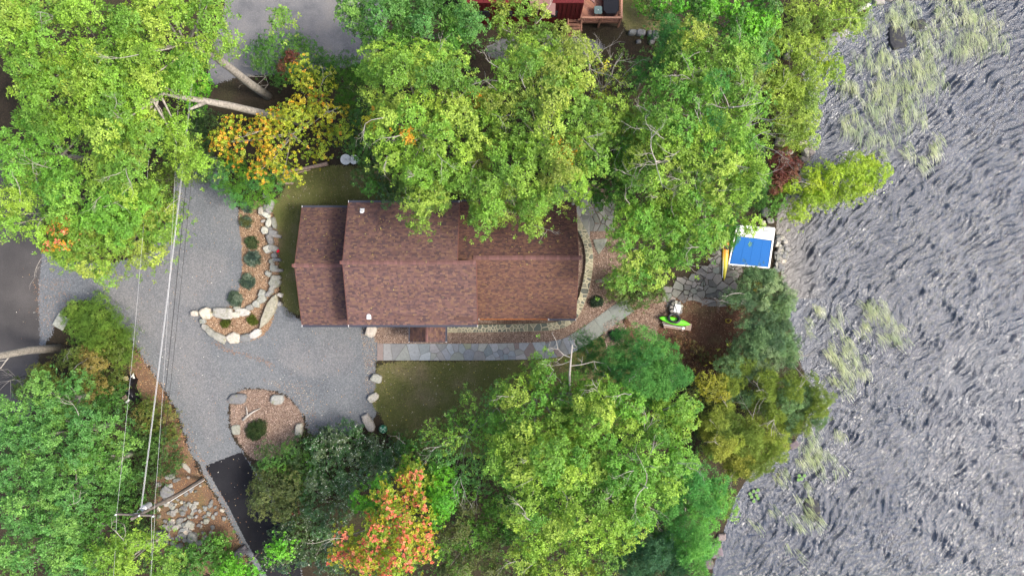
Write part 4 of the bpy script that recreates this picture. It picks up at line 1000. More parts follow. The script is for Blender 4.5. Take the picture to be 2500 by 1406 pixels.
# garden hose coil near the house corner
x, y, z = G(893, 800); hc = []
for k in range(34): a_ = k*.5; hc.append((x+.24*math.cos(a_), y+.3*math.sin(a_), .05+.012*k))
o = MB().tube(hc, .022, 6).build('garden_hose', M['cable'], origin=(x, y, 0), smooth=True); tag(o, 'coiled black hose beside the corner boulder under the gutter', 'hose')
hc = [G(1778+8*math.cos(k*.6)*(.6+.02*k), 783+5*math.sin(k*.6), .06) for k in range(22)]
o = MB().tube(hc, .02, 5).build('rope', plain('yellow_rope', (.45,.36,.03)), origin=hc[0], smooth=True); tag(o, 'loose coil of yellow rope on the red needle-covered ground', 'rope')

# ================================================================== PLANTS
OAK = [(.135,.225,.030),(.105,.195,.028),(.165,.245,.036),(.085,.165,.026),(.19,.25,.045)]
OAKG = [(.095,.205,.030),(.075,.175,.028),(.125,.225,.036),(.15,.235,.04)]
OAKO = [(.140,.215,.035),(.11,.19,.03),(.18,.22,.045),(.15,.18,.035),(.09,.16,.028)]
BRIGHT = [(.075,.22,.014),(.055,.18,.014),(.10,.25,.02)]
BLUEG = [(.062,.155,.042),(.050,.13,.038),(.082,.18,.046),(.10,.19,.046)]
PINEB = [(.065,.175,.058),(.050,.145,.05),(.08,.20,.062),(.10,.225,.068)]
PINEL = [(.08,.18,.028),(.06,.145,.026),(.10,.21,.03)]
PITCH = [(.115,.135,.022),(.085,.105,.02),(.15,.16,.028),(.17,.16,.03)]
JUN = [(.055,.085,.032),(.075,.11,.04),(.045,.07,.03),(.11,.135,.06)]
OLIVE = [(.17,.20,.03),(.14,.175,.028),(.21,.235,.04),(.11,.145,.026)]
LIME = [(.19,.26,.018),(.15,.22,.016),(.23,.28,.022)]
DARK = [(.035,.075,.018),(.028,.06,.017),(.05,.095,.02)]
MEDG = [(.05,.13,.022),(.04,.10,.02),(.07,.155,.026)]
RHODO = [(.035,.085,.026),(.028,.068,.022),(.05,.11,.032),(.10,.12,.05)]
OLDK = [(.075,.095,.022),(.055,.08,.02),(.10,.12,.035)]
YELO = [(.40,.30,.010),(.34,.30,.012),(.26,.27,.014),(.45,.26,.010)]
ORNG = [(.55,.16,.012),(.50,.10,.012),(.55,.24,.015)]
REDS = [(.52,.055,.022),(.60,.10,.045),(.48,.04,.02)]
RUST = [(.13,.03,.02),(.10,.025,.018),(.15,.06,.03)]
HEDGE = [(.085,.125,.018),(.065,.10,.016),(.12,.14,.02),(.16,.13,.03)]
def boost(p, k=1.55): return [tuple(min(.8, c*k) for c in q) for q in p]
OAK, OAKG, OAKO, BRIGHT, BLUEG, PINEB, PINEL, PITCH, OLIVE, LIME, MEDG = map(lambda p: [(c[0]*1.5, c[1]*1.62, c[2]*1.2) for c in p], (OAK, OAKG, OAKO, BRIGHT, BLUEG, PINEB, PINEL, PITCH, OLIVE, LIME, MEDG))
JUN, RHODO, OLDK, HEDGE, DARK = (boost(p, 1.3) for p in (JUN, RHODO, OLDK, HEDGE, DARK))
YELO = [(.36,.36,.02),(.30,.34,.02),(.24,.32,.02),(.42,.33,.015),(.27,.34,.03)]
ORNG = [(.60,.30,.02),(.58,.24,.02),(.60,.36,.03)]; REDS = [(.72,.17,.11),(.72,.26,.13),(.62,.12,.08)]; RHODO = [(.045,.125,.028),(.036,.10,.024),(.06,.15,.035),(.10,.15,.06)]
JUN = [(c[0]*1.9, c[1]*2.15, c[2]*2.6) for c in JUN]; PITCH = [(c[0]*1.45, c[1]*1.55, c[2]*2.3) for c in PITCH]; OLIVE = [(c[0]*1.05, c[1]*1.2, c[2]*1.3) for c in OLIVE]
# kind: lobe radius, clusters per m2 of dome, leaves per cluster, leaf length, leaf width ratio, lift, spread of the leaves
KIND = {
 'oak':   dict(lobe=.95, dens=23, n=7, L=.25, w=.40, lift=.22, trunk=.26),
 'maple': dict(lobe=.70, dens=20, n=5, L=.17, w=.80, lift=.12, trunk=.16),
 'fine':  dict(lobe=.70, dens=58, n=4, L=.17, w=.55, lift=.3, trunk=.08),
 'birch': dict(lobe=.75, dens=26, n=4, L=.17, w=.6, lift=.3, trunk=.09),
 'pine':  dict(lobe=.80, dens=30, n=9, L=.29, w=.17, lift=.5, trunk=.2),
 'feather': dict(lobe=.62, dens=32, n=8, L=.23, w=.22, lift=.35, trunk=.07),
 'rhodo': dict(lobe=.55, dens=25, n=6, L=.20, w=.42, lift=.18, trunk=.06),
 'shrub': dict(lobe=.45, dens=36, n=5, L=.16, w=.5, lift=.3, trunk=.05),
}
def unit(a): return a/np.maximum(np.linalg.norm(a, axis=-1, keepdims=True), 1e-9)
def leaves(pos, nrm, col, n, L, w, lift, rng, jit=.22):
    """n leaves radiating round each point; two triangles per leaf folded along the midrib"""
    N_ = len(pos); ref = np.where(np.abs(nrm[:, 2:3]) < .9, [[0., 0, 1]], [[1., 0, 0]])
    t1 = unit(np.cross(nrm, ref)); t2 = np.cross(nrm, t1)
    ang = (np.arange(n)[None]*2*np.pi/n + rng.uniform(0, 6.28, (N_, 1)) + rng.normal(0, .25, (N_, n)))
    lf = rng.normal(lift, .28, (N_, n))
    d = t1[:, None]*np.cos(ang)[..., None] + t2[:, None]*np.sin(ang)[..., None] + nrm[:, None]*lf[..., None]
    d = unit(d); side = unit(np.cross(d, nrm[:, None]+rng.normal(0, .35, (N_, n, 3))))
    ln = (L*rng.uniform(.65, 1.15, (N_, n)))[..., None]; base = pos[:, None] + d*ln*.12
    up = unit(np.cross(side, d))
    v0 = base; v1 = base+d*ln*.55+side*ln*w*.5+up*ln*.06; v2 = base+d*ln; v3 = base+d*ln*.55-side*ln*w*.5+up*ln*.06
    V = np.stack([v0, v1, v2, v3], 2).reshape(-1, 3); F = np.arange(len(V)).reshape(-1, 4)
    C = col[:, None]*rng.uniform(1-jit, 1+jit, (N_, n, 1)); C = np.repeat(C.reshape(-1, 3), 4, 0)
    return V, F, C
TRI = [0]
def plant(name, label, cat, kind, circ, ztop, drop, pal, seed, group=None, accent=None, acc=0.0, dens=1.0, spacing=1.25, zmin=None, mat=None, base=None,
          twigs=0, fill=.45, glint=0, lsc=1.0, tilt=0.0, accent_side=None, trunk=True, trunk_r=None, bark='bark', limbs=7, path=None):
    """circ: apparent crown circles in source pixels; ztop: height of the crown top; drop: how far its rim hangs below"""
    k_ = KIND[kind]; rng = np.random.default_rng(seed); zc = ztop-.3*drop; sc = (CAMH-zc)/FP
    C = np.array([[(a_-1250)*sc, (703-b_)*sc, r*sc] for a_, b_, r in circ])
    lobe = k_['lobe']*lsc; Rm = C[:, 2].max()
    x0, y0 = (C[:, :2]-C[:, 2:3]).min(0); x1, y1 = (C[:, :2]+C[:, 2:3]).max(0)
    cand = rng.uniform((x0, y0), (x1, y1), (int((x1-x0)*(y1-y0)*14/lobe**2)+60, 2))
    sd = (C[None, :, 2]-np.hypot(cand[:, None, 0]-C[None, :, 0], cand[:, None, 1]-C[None, :, 1])).max(1)
    ph = rng.uniform(0, 6, 4); sd = sd+min(.35, .12*Rm)*np.sin(cand[:, 0]*1.7+ph[0])*np.sin(cand[:, 1]*1.9+ph[1])
    m_ = sd > lobe*.58; cand, sd = cand[m_], sd[m_]; keep = []
    sp = lobe*spacing; grid = {}
    for i in range(len(cand)):
        gx, gy = int(cand[i, 0]//sp), int(cand[i, 1]//sp); ok = True
        for dx in (-1, 0, 1):
            for dy in (-1, 0, 1):
                for q in grid.get((gx+dx, gy+dy), ()):
                    if (cand[q, 0]-cand[i, 0])**2+(cand[q, 1]-cand[i, 1])**2 < sp*sp: ok = False; break
        if ok: keep.append(i); grid.setdefault((gx, gy), []).append(i)
    P_ = cand[keep]; sd = sd[keep]; nl = len(P_)
    f = 1-np.clip(sd/(Rm*.9), 0, 1); zz = ztop - lobe*.6 - drop*1.2*f**2.1 + rng.normal(0, .3*lobe+.06*drop, nl)
    gz_ = hz(P_[:, 0], P_[:, 1]); zz = np.maximum(zz, gz_+lobe*.55)
    lc = np.stack([P_[:, 0], P_[:, 1], zz], 1); lr = lobe*rng.uniform(.72, 1.32, nl)
    pal_ = np.array(pal); lcol = pal_[rng.integers(0, len(pal_), nl)]*rng.uniform(.85, 1.15, (nl, 1))
    is_acc = rng.random(nl) < acc*.7 if accent is not None else np.zeros(nl, bool)
    cnt = np.maximum(5, (k_['dens']*dens*2*np.pi*lr**2*.55).astype(int)); idx = np.repeat(np.arange(nl), cnt); T = len(idx)
    th = rng.uniform(0, 2*np.pi, T); cz = rng.uniform(-.25, 1, T); s_ = np.sqrt(1-cz*cz); D = np.stack([s_*np.cos(th), s_*np.sin(th), cz], 1)
    ph = rng.uniform(0, 6.28, (nl, 3)); wob = 1+.28*np.sin(3*th+ph[idx, 0])*s_+.15*np.sin(5*th+ph[idx, 1])
    rad = lr[idx]*wob*(1-.3*rng.random(T)**2.2)
    pos = lc[idx]+D*rad[:, None]*np.array([1, 1, .8]); nrm = unit(D+np.array([0, 0, .55])+rng.normal(0, .28, (T, 3)))
    colr = lcol[idx]*rng.uniform(.82, 1.2, (T, 1))
    if accent is not None:
        A_ = np.array(accent); ac = A_[rng.integers(0, len(A_), T)]
        if accent_side is None: sel = is_acc[idx] & (rng.random(T) < .5)
        elif accent_side == 'tips': sel = (cz > .45) & (rng.random(T) < acc)
        else:
            cxy = C[:, :2].mean(0); q = ((pos[:, :2]-cxy)@np.array(accent_side))/(Rm*1.6)+.5; sel = rng.random(T) < np.clip(q*1.1-.25, 0.08, .85)*acc
        colr[sel] = ac[sel]*rng.uniform(.85, 1.15, (sel.sum(), 1))
    # inner leaves, lower in the crown
    nf = int(T*fill)
    if nf:
        j_ = rng.integers(0, nl, nf); pf_ = lc[j_]+rng.normal(0, 1, (nf, 3))*np.array([lobe, lobe, .3*lobe])*.75; pf_[:, 2] -= rng.uniform(.3, 1.0, nf)*(lobe+drop*.28)
        pf_[:, 2] = np.maximum(pf_[:, 2], hz(pf_[:, 0], pf_[:, 1])+.1)
        pos = np.concatenate([pos, pf_]); nrm = np.concatenate([nrm, unit(rng.normal(0, .4, (nf, 3))+[0, 0, 1])]); colr = np.concatenate([colr, pal_[rng.integers(0, len(pal_), nf)]*.9])
    vis = (np.abs(pos[:, 0]) < 1400*(CAMH-pos[:, 2])/FP) & (np.abs(pos[:, 1]) < 860*(CAMH-pos[:, 2])/FP)   # outer parts far from the photographed place
    pos, nrm, colr = pos[vis], nrm[vis], colr[vis]
    if tilt: nrm = unit(nrm+np.array([tilt, 0, 0]))
    V, F, CC = leaves(pos, nrm, colr, k_['n'], k_['L'], k_['w'], k_['lift'], rng)
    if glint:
        q = rng.random(len(F)) < glint; CC.reshape(-1, 4, 3)[q] = (.42, .46, .38)  # random leaves coloured pale as painted highlights
    TRI[0] += 2*len(F)
    if path: base = path[0][0]
    if base is None:
        wgt = C[:, 2]**2; bx_, by_ = (C[:, :2]*wgt[:, None]).sum(0)/wgt.sum(); 
        if ztop > 5: bx_ *= 1+.45*zc/CAMH; by_ *= 1+.45*zc/CAMH
        bx_ = min(float(bx_), float(shore_x(by_))-.4); by_ = float(by_); base = (float(bx_), float(by_), float(hz(bx_, by_)))
    root = empty(name, base, label, cat, group); B = np.array(base)
    mt = mat or ('gloss_leaf' if kind == 'rhodo' else 'needle' if kind in ('pine', 'feather') else 'leaf')
    nmp = {'pine': 'needles', 'feather': 'needles'}.get(kind, 'crown' if trunk and ztop > 5 else 'foliage')
    me = np_mesh(nmp, V-B, F, M[mt], CC); link(nmp, me, root)
    # trunk and limbs
    tr = trunk_r or k_['trunk']*(1 if ztop > 8 else .6)
    ctr = np.array([C[:, 0].mean(), C[:, 1].mean(), ztop-.35*(ztop-base[2])])
    if trunk:
        p0 = Vector(base); p1 = Vector((base[0]*.6+ctr[0]*.4, base[1]*.6+ctr[1]*.4, base[2]+(ctr[2]-base[2])*.5)); p2 = Vector(ctr)
        if path:
            MB().tube([Vector(q) for q in path[0]], path[1], 12).build('trunk', M[bark], root, smooth=True, origin=base)
            for fp_, fr_ in path[2]: MB().tube([Vector(q) for q in fp_], fr_, 8).build('fork', M[bark], root, smooth=True, origin=base)
            p1 = Vector(path[0][-2]); p2 = Vector(path[0][-1])
        else: MB().tube([p0+Vector((0, 0, -.2)), p1, p2], [tr*1.15, tr*.9, tr*.55], 8).build('trunk', M[bark], root, smooth=True, origin=base)
        pick = rng.permutation(nl)[:limbs]
        for q in pick:
            e = Vector(lc[q]); s0 = p1.lerp(p2, rng.uniform(.2, 1)); mid = s0.lerp(e, .55)+Vector((0, 0, -.12*(e-s0).length+.3))
            MB().tube([s0, mid, e], [tr*.42, tr*.26, tr*.1], 5, cap=False).build('limb', M[bark], root, smooth=True, origin=base)
    else:
        mbt = MB()
        for q in rng.permutation(nl)[:5]:
            e = Vector(lc[q]); b0 = Vector(base)+Vector((rng.normal(0, .1), rng.normal(0, .1), 0)); mbt.tube([b0, b0.lerp(e, .5)+Vector((0, 0, .1)), e], [tr, tr*.7, tr*.3], 5, cap=False)
        mbt.build('stem', M['darkbark'], root, origin=base)
    rq = random.Random(seed)
    for _ in range(twigs):
        q = rng.integers(0, nl); p = Vector(lc[q]); p.z += lobe*.35; out = Vector((p.x-ctr[0], p.y-ctr[1], 0))
        out = out.normalized() if out.length > .1 else Vector((1, 0, 0))
        bare(p, out+Vector((rq.uniform(-.7, .7), rq.uniform(-.7, .7), .45)), rq.uniform(1.0, 2.0), .032, 3, rq).build('bare_branch', M['twig'], root, origin=base)
    return root
def bare(p, d, L, r, depth, rq, mb=None, kids=2, spread=.7):
    mb = mb or MB(); d = d.normalized(); pts = [p]; q = p.copy()
    for k in range(3):
        dd = (d+Vector((rq.uniform(-.3, .3), rq.uniform(-.3, .3), rq.uniform(-.15, .25)))).normalized(); q = q+dd*L/3; pts.append(q.copy()); d = dd
    mb.tube(pts, [r, r*.85, r*.65, r*.45], 5 if r > .03 else 4, cap=False)
    if depth > 0:
        for k in range(kids):
            s = pts[rq.choice((1, 2, 3))]; nd = d+Vector((rq.uniform(-1, 1), rq.uniform(-1, 1), rq.uniform(-.4, .5)))*spread
            bare(s, nd, L*rq.uniform(.5, .75), r*.55, depth-1, rq, mb, kids, spread)
    return mb

T = plant
# ---- upper left oaks
oakg = 'broad oaks in the upper left'
T('oak_tree','large yellow-green oak filling the top left corner','tree','oak',[(60,70,120),(190,50,100),(10,20,80)],20,4,OAK,101,oakg,twigs=3)
T('oak_tree','yellow-green oak at the top left whose pale trunk leans in from the upper gravel lot','tree','oak',[(330,60,110),(420,40,85),(490,5,60),(645,8,18),(655,30,12),(620,15,12),(365,135,72),(490,60,32),(330,170,60)],19,4,OAK,102,oakg,twigs=3,limbs=10,path=([G(655,236,-.1),P(610,205,3.6),P(560,165,8.0),P(505,125,12.2),P(480,117,13.5),P(440,100,15)], [.42,.38,.34,.27,.2,.12],
  [([P(530,142,10.2), P(520,115,12.5), P(512,85,15)], [.22,.18,.12])]))
T('oak_tree','yellow-green oak left of the trunk oaks, below the top left corner tree','tree','oak',[(250,210,120),(120,200,100),(60,240,70)],18.5,4,OAK,103,oakg,twigs=3)
T('oak_tree','wide yellow-green oak whose long forked pale trunk crosses under the wires','tree','oak',[(365,325,78),(300,330,110),(250,400,90),(425,370,42),(385,320,50),(335,420,58)],17.5,4.5,OAK,104,oakg,twigs=5,limbs=8,path=([G(735,300,-.1),P(640,277,4.5),P(560,258,8.5),P(500,247,11.5),P(440,238,13.5),P(400,228,14.5),P(370,250,15)], [.4,.34,.30,.25,.2,.15,.1],
  [([P(505,248,11.2), P(485,258,12.3), P(464,267,13.3)], [.2,.15,.08]), ([P(440,238,13.5), P(420,222,14.5), P(402,213,15.2)], [.13,.1,.06])]))
T('oak_tree','shaded green oak at the left edge above the road','tree','oak',[(40,330,85),(110,320,60),(40,420,50)],15,4,OAKG,105,oakg,twigs=3)
T('oak_tree','green oak crown in the middle of the left-hand canopy above the reddish one','tree','oak',[(170,480,75),(110,440,55),(270,510,80)],15,4,OAKG,106,oakg,accent=REDS,acc=.02,twigs=3)
T('oak_tree','pale green oak with orange and red tufts hanging over the road at the left edge','tree','oak',[(40,510,80),(20,440,50),(110,560,65)],14,3.5,OAK,107,oakg,accent=ORNG+REDS,acc=.05,twigs=2)
T('oak_tree','bronze-tinged oak crown hanging over the mouth of the gravel driveway','tree','oak',[(200,600,80),(290,570,85),(360,540,50),(130,590,55),(270,630,55),(190,655,40),(330,610,38)],12.5,3.5,OAKO,108,oakg,accent=REDS+ORNG,acc=.025,twigs=2)
T('maple_tree','bright green low maple under the wires at the upper left','tree','maple',[(440,190,50),(470,160,35),(445,130,40)],8,2,BRIGHT,110,dens=1.6,fill=.8)
T('maple_tree','yellow-green feathery tree beside the top of the gravel driveway','tree','fine',[(430,400,45),(385,440,45),(400,480,30),(440,350,40)],8,2,[(.11,.19,.016),(.085,.15,.015)],111,dens=.7,fill=.5)
T('maple_tree','small green tree overhanging the driveway edge below the feathery one','tree','maple',[(375,520,45),(385,575,32),(350,490,35)],9,2,OAKG,112,accent=REDS,acc=.04,dens=1.7)
T('shrub','dark green bush behind the wires, left of the orange maple','shrub','shrub',[(490,330,35),(480,380,30),(500,420,25),(500,290,30)],3,1,DARK,113,trunk=False)
# ---- orange maple group
T('maple_tree','yellow and orange autumn maple beside the top of the gravel driveway','tree','maple',[(560,330,58),(520,360,35),(655,315,58),(725,290,70),(680,390,60),(630,400,45),(800,280,50),(750,200,48),(720,160,30),(700,340,60),(840,310,25),(590,305,32),(770,340,40)],9.5,3,YELO+[(.20,.30,.02),(.24,.34,.025)],120,accent=ORNG,acc=.45,accent_side=(-.8,-.2),dens=.75,spacing=1.15,fill=.35,twigs=3,limbs=10,bark='bark')
T('shrub','dark green mixed bush at the edge of the upper gravel lot','shrub','shrub',[(650,120,50),(700,110,45),(750,130,38),(780,150,35),(640,160,30),(690,160,45)],3.5,1.5,MEDG,121,trunk=False,dens=1.1,lsc=1.3)
T('shrub','dark red-leaved shrub between the green bush and the orange maple','shrub','shrub',[(705,140,22),(690,165,18)],4.2,1,RUST,122,trunk=False,dens=1.2)
T('shrub','dark red-leaved shrub on the right edge of the orange maple','shrub','maple',[(765,215,24),(760,250,22),(760,290,24)],3,1,RUST,123,trunk=False,dens=.8)
T('pine_tree','light green soft pine sapling hanging over the head of the planting bed','tree','feather',[(560,430,45),(600,450,50),(640,450,45),(590,480,30),(660,430,35),(540,400,30),(620,480,25)],5.5,2,PINEL+PINEB[:1],124,dens=.9)
T('hemlock_tree','dark green hemlock between the gravel lot and the big yellow-green oak','tree','feather',[(830,160,45),(860,190,45),(810,210,35),(850,240,40)],7,2.5,MEDG,125,dens=.8)
T('broadleaf_tree','dark green tree above the round white tables','tree','maple',[(880,340,45),(900,390,40),(920,440,40),(880,290,40),(950,470,35),(870,420,20)],8,2,DARK+MEDG,126,dens=1.8)
# ---- top centre
T('broadleaf_tree','cool green tree at the top edge right of the upper gravel lot','tree','oak',[(870,15,60),(950,40,85),(1050,30,85),(1130,50,55),(1000,80,40),(900,60,45)],14,3.5,BLUEG+MEDG,130,dens=1.1)
T('oak_tree','yellow-green branches hanging in front of the dark red house','tree','oak',[(1240,30,40),(1300,40,50),(1250,80,32),(1320,85,45),(1280,110,30),(1370,80,28),(1225,5,30),(1350,120,30),(1410,112,26),(1210,60,20)],12,2.5,OAKO,131,dens=1.0,spacing=1.2,fill=.2,twigs=3)
# ---- big oaks over the roof
T('oak_tree','very large bright yellow-green oak standing over the main roof, left of its neighbour','tree','oak',[(960,180,95),(1060,170,100),(1130,240,80),(980,290,95),(1080,320,105),(950,370,55),(1040,410,80),(1010,470,50),(900,160,45),(1120,390,60),(880,230,25)],17.5,4.5,OAK,140,accent=ORNG,acc=.03,twigs=10,limbs=14)
T('oak_tree','very large yellow-green oak north of the east wing roof, with a bronze tint','tree','oak',[(1290,160,90),(1380,170,75),(1220,250,75),(1340,270,110),(1430,300,75),(1250,380,100),(1370,410,85),(1450,380,50),(1200,450,60),(1310,470,50),(1480,250,45)],17,4.5,OAK+OAKO,141,accent=ORNG,acc=.02,twigs=8,limbs=14)
T('oak_tree','low oak bough drooping over the left part of the main roof','tree','oak',[(1020,500,38),(1030,540,25),(1080,480,35),(1010,555,14),(1000,440,40),(1110,440,40)],12,2.5,[(.15,.25,.03),(.12,.22,.028)],142,base=G(1090,440),twigs=4,limbs=5,dens=1.1)
T('oak_tree','low oak bough drooping over the middle of the east wing roof','tree','oak',[(1180,515,38),(1230,510,32),(1160,490,30),(1290,510,28),(1300,548,16),(1340,490,32),(1270,480,30),(1310,530,20)],11,2.5,OAK+OAKO[:1],143,base=G(1230,440),twigs=3,limbs=5,dens=1.0)
T('oak_tree','small yellow-green oak bough over the north-east corner of the house','tree','oak',[(1405,495,24),(1410,530,18),(1390,450,35),(1425,470,24)],11,2,OAK,144,base=G(1415,450),limbs=4,twigs=1)
T('red_sprig_tree','small maple with a bright coral-red top north of the big oaks','tree','maple',[(1180,118,17),(1172,126,13)],15.5,1,REDS,145,dens=1.8,trunk_r=.06,limbs=3)
T('maple_sapling','small orange-tipped sprig at the left rim of the largest oak','tree','maple',[(908,300,18),(903,345,14)],14.5,1,ORNG+YELO,146,dens=1.5,trunk_r=.05,limbs=3)
# ---- right hand complex
T('birch_tree','thin yellow-leaved birch with bare grey twigs below the timber deck','tree','birch',[(1470,180,50),(1500,230,45),(1450,130,40),(1520,110,22),(1430,200,40),(1490,290,45),(1540,180,25)],11,3,YELO[:2]+OLIVE*2,150,dens=.55,fill=.2,twigs=9,limbs=14)
T('oak_tree','dark-gapped green oak right of the yellow birch','tree','oak',[(1500,330,50),(1540,370,55),(1560,290,45)],12,3,OAKO+OAKG,151,twigs=3)
T('maple_tree','bright green maple at the top edge above the lake-side oaks','tree','maple',[(1720,20,60),(1800,40,60),(1860,60,45),(1880,20,40),(1680,50,40),(1640,10,40)],12,3,BRIGHT+MEDG,152,dens=1.9)
T('oak_tree','olive-green oak in the top row left of the shoreline bushes','tree','oak',[(1700,110,65),(1760,130,65),(1820,170,65),(1850,120,40)],15,3,OAKG+OAKO,153,twigs=5)
T('oak_tree','green oak with bare white branches near the shoreline bushes','tree','oak',[(1640,230,65),(1720,230,70),(1800,260,70),(1860,250,45)],16,3.5,OAKG,154,twigs=8)
T('oak_tree','green oak with a golden yellow tuft beside the bare white branches','tree','oak',[(1600,320,70),(1680,340,75),(1770,350,75),(1850,350,50)],16.5,3.5,OAKG+OAK,155,accent=YELO,acc=.04,twigs=9)
T('oak_tree','green oak in the centre of the right-hand canopy with grey twig tangle','tree','oak',[(1600,430,65),(1690,430,75),(1780,430,70),(1850,430,45)],15.5,3.5,OAKG+OAK,156,accent=ORNG,acc=.02,twigs=9)
T('oak_tree','yellow-green oak crown standing right of the curved stone wall','tree','oak',[(1560,540,75),(1620,570,80),(1560,620,70),(1630,630,55),(1590,675,42),(1540,660,45)],14,3.5,OAK+OAKG,157,accent=YELO,acc=.06,twigs=3)
T('oak_tree','yellow-green oak behind the orange kayak, reaching the white platform end','tree','oak',[(1700,520,75),(1780,500,65),(1720,580,60),(1830,500,45),(1675,625,28),(1850,540,25)],14,3.5,OAK+OAKG,158,twigs=4)
T('broadleaf_tree','dark green tree in the gap between the two big canopies north-east of the house','tree','maple',[(1500,420,45),(1490,480,35),(1530,450,40)],8,2,MEDG,159,dens=1.7)
T('shrub','soft light green bush at the end of the flagstone walk under the oak','shrub','fine',[(1540,700,45),(1580,710,45),(1510,720,25),(1620,700,30)],3,1.2,[(.10,.17,.03),(.13,.19,.035),(.08,.14,.026)],160,trunk=False,lsc=1.2)
T('pine_tree','bright green pine bough over the orange kayak and blue platform','tree','pine',[(1770,560,28),(1785,585,24),(1775,530,30),(1795,560,18)],4.5,1.5,[(.08,.24,.03),(.06,.19,.028)],161)
T('pine_tree','small bright green pine sapling just left of the orange kayak','tree','pine',[(1735,600,18),(1728,625,13)],2.6,1,[(.05,.18,.03),(.04,.15,.028)],162,trunk=False)
T('pine_tree','blue-green pine column right of the red house lawn','tree','pine',[(1632,70,22),(1635,100,24),(1645,130,26),(1620,150,28)],13,4,PINEB,163)
T('pine_tree','blue-green pine beside the dark gap below the garden rocks','tree','pine',[(1580,160,28),(1600,175,28),(1560,170,20)],11,3,PINEB,164)
T('pine_tree','dusky blue-green pine between the oaks and the upper shoreline rocks','tree','pine',[(1880,110,32),(1870,150,28),(1900,130,22)],10,3,PINEB,165)
T('pine_tree','blue-green pine peeping between the right-hand oaks','tree','pine',[(1760,200,25),(1740,290,25)],17.2,3,PINEB,166,dens=.8)
T('pine_tree','green pine at the right rim of the oaks above the platform','tree','pine',[(1845,400,34),(1855,450,30),(1850,480,30)],11,3,[(.06,.19,.035),(.08,.2,.04)],167)
T('shrub','bright green low bush on the lawn right of the timber deck','shrub','shrub',[(1565,10,12),(1572,30,12)],1.5,.6,BRIGHT,168,trunk=False)
T('shrub','dark green bush mass right of the upper lawn','shrub','shrub',[(1610,30,30),(1600,-10,30),(1625,60,22)],3,1,DARK+OLDK,169,trunk=False,lsc=1.4)
# shoreline bushes
shg='yellow-green bushes leaning over the shore'
T('shore_bush','large yellow-olive bush at the top of the shoreline','bush','fine',[(1950,50,65),(2010,40,65),(2070,25,55),(1920,80,45),(2105,10,38),(1980,80,45)],4.5,2.2,OLIVE,170,shg,trunk=False,lsc=1.3,twigs=3)
T('shore_bush','yellow-green bush overhanging the water below the dark shore rocks','bush','fine',[(1990,160,48),(2030,170,36),(1960,190,45)],3.8,2,LIME+OLIVE,171,shg,trunk=False,lsc=1.2,twigs=2)
T('shore_bush','olive bush with bare twigs in the middle of the upper shore','bush','fine',[(1920,200,50),(1930,270,50),(1980,250,45),(1990,310,36),(1940,320,40),(2005,240,28)],3.8,2,OLIVE,172,shg,trunk=False,lsc=1.2,twigs=5)
T('shore_bush','bright lime-yellow bush pointing out over the lake','bush','fine',[(1975,460,48),(2020,450,55),(2080,435,55),(2130,415,42),(2150,430,25),(1970,500,28)],3.6,2.2,LIME,173,shg,trunk=False,lsc=1.25,twigs=2,dens=1.5)
T('shrub','rusty red shrub on the rocks left of the lime-yellow bush','shrub','fine',[(1912,398,30),(1925,432,28),(1902,440,24),(1938,402,22)],2.6,1.0,RUST+[(.2,.05,.03),(.10,.09,.03)],174,trunk=False,dens=1.1,twigs=2)
T('shrub','small green bush at the water below the red shrub','shrub','fine',[(1905,490,26),(1890,510,16)],2,1,OAKG,175,trunk=False)
# lower shore
T('juniper_tree','dark olive juniper below the blue platform','tree','feather',[(1840,690,45),(1880,700,48),(1900,740,42),(1860,750,50),(1820,720,35),(1920,760,28)],5,2,JUN,180,dens=1.9,fill=.5,accent=[(.20,.17,.03)],acc=.06,twigs=2,trunk_r=.12)
T('juniper_tree','dark grey-green juniper in the middle of the lower shore','tree','feather',[(1850,820,50),(1900,820,48),(1930,860,42),(1880,870,48),(1830,850,35)],5,2,JUN,181,dens=1.9,fill=.5,twigs=3,trunk_r=.12)
T('pitch_pine','olive pitch pine with grey bare branches on the lower shore','tree','pine',[(1860,940,52),(1920,960,50),(1980,980,45),(1900,1000,50),(1820,950,45),(1990,1030,34),(1950,1040,36),(1800,900,35)],6,2.5,PITCH[:2]+JUN[:2]+PITCH[:1],182,twigs=8,dens=1.6,fill=.5,trunk_r=.14)
T('pitch_pine','yellow-olive pitch pine, lowest of the shore pines','tree','pine',[(1800,1070,60),(1850,1080,58),(1890,1090,42),(1820,1120,48),(1770,1040,48),(1870,1130,40),(1760,1090,42),(1800,1150,28)],6,2.5,PITCH,183,dens=1.7,fill=.5,twigs=5,trunk_r=.14)
T('yellow_shrub','round yellow-green shrub between the pines and the big lower oak','shrub','fine',[(1740,945,32),(1765,960,22),(1720,930,22)],6,1.5,[(.25,.25,.02),(.2,.22,.02)],184,trunk=False,dens=.7)
T('shrub','low russet and green undergrowth below the kayak rack','shrub','fine',[(1690,850,28),(1660,840,22),(1710,880,26),(1750,880,24)],1.2,.6,[(.13,.10,.025),(.09,.10,.02),(.14,.07,.03)],185,trunk=False,dens=.35)
T('shrub','dark undergrowth between the pines at the lower shore','shrub','shrub',[(1720,1000,40),(1740,1050,36),(1700,960,30)],2.5,1,OLDK,186,trunk=False,lsc=1.3)
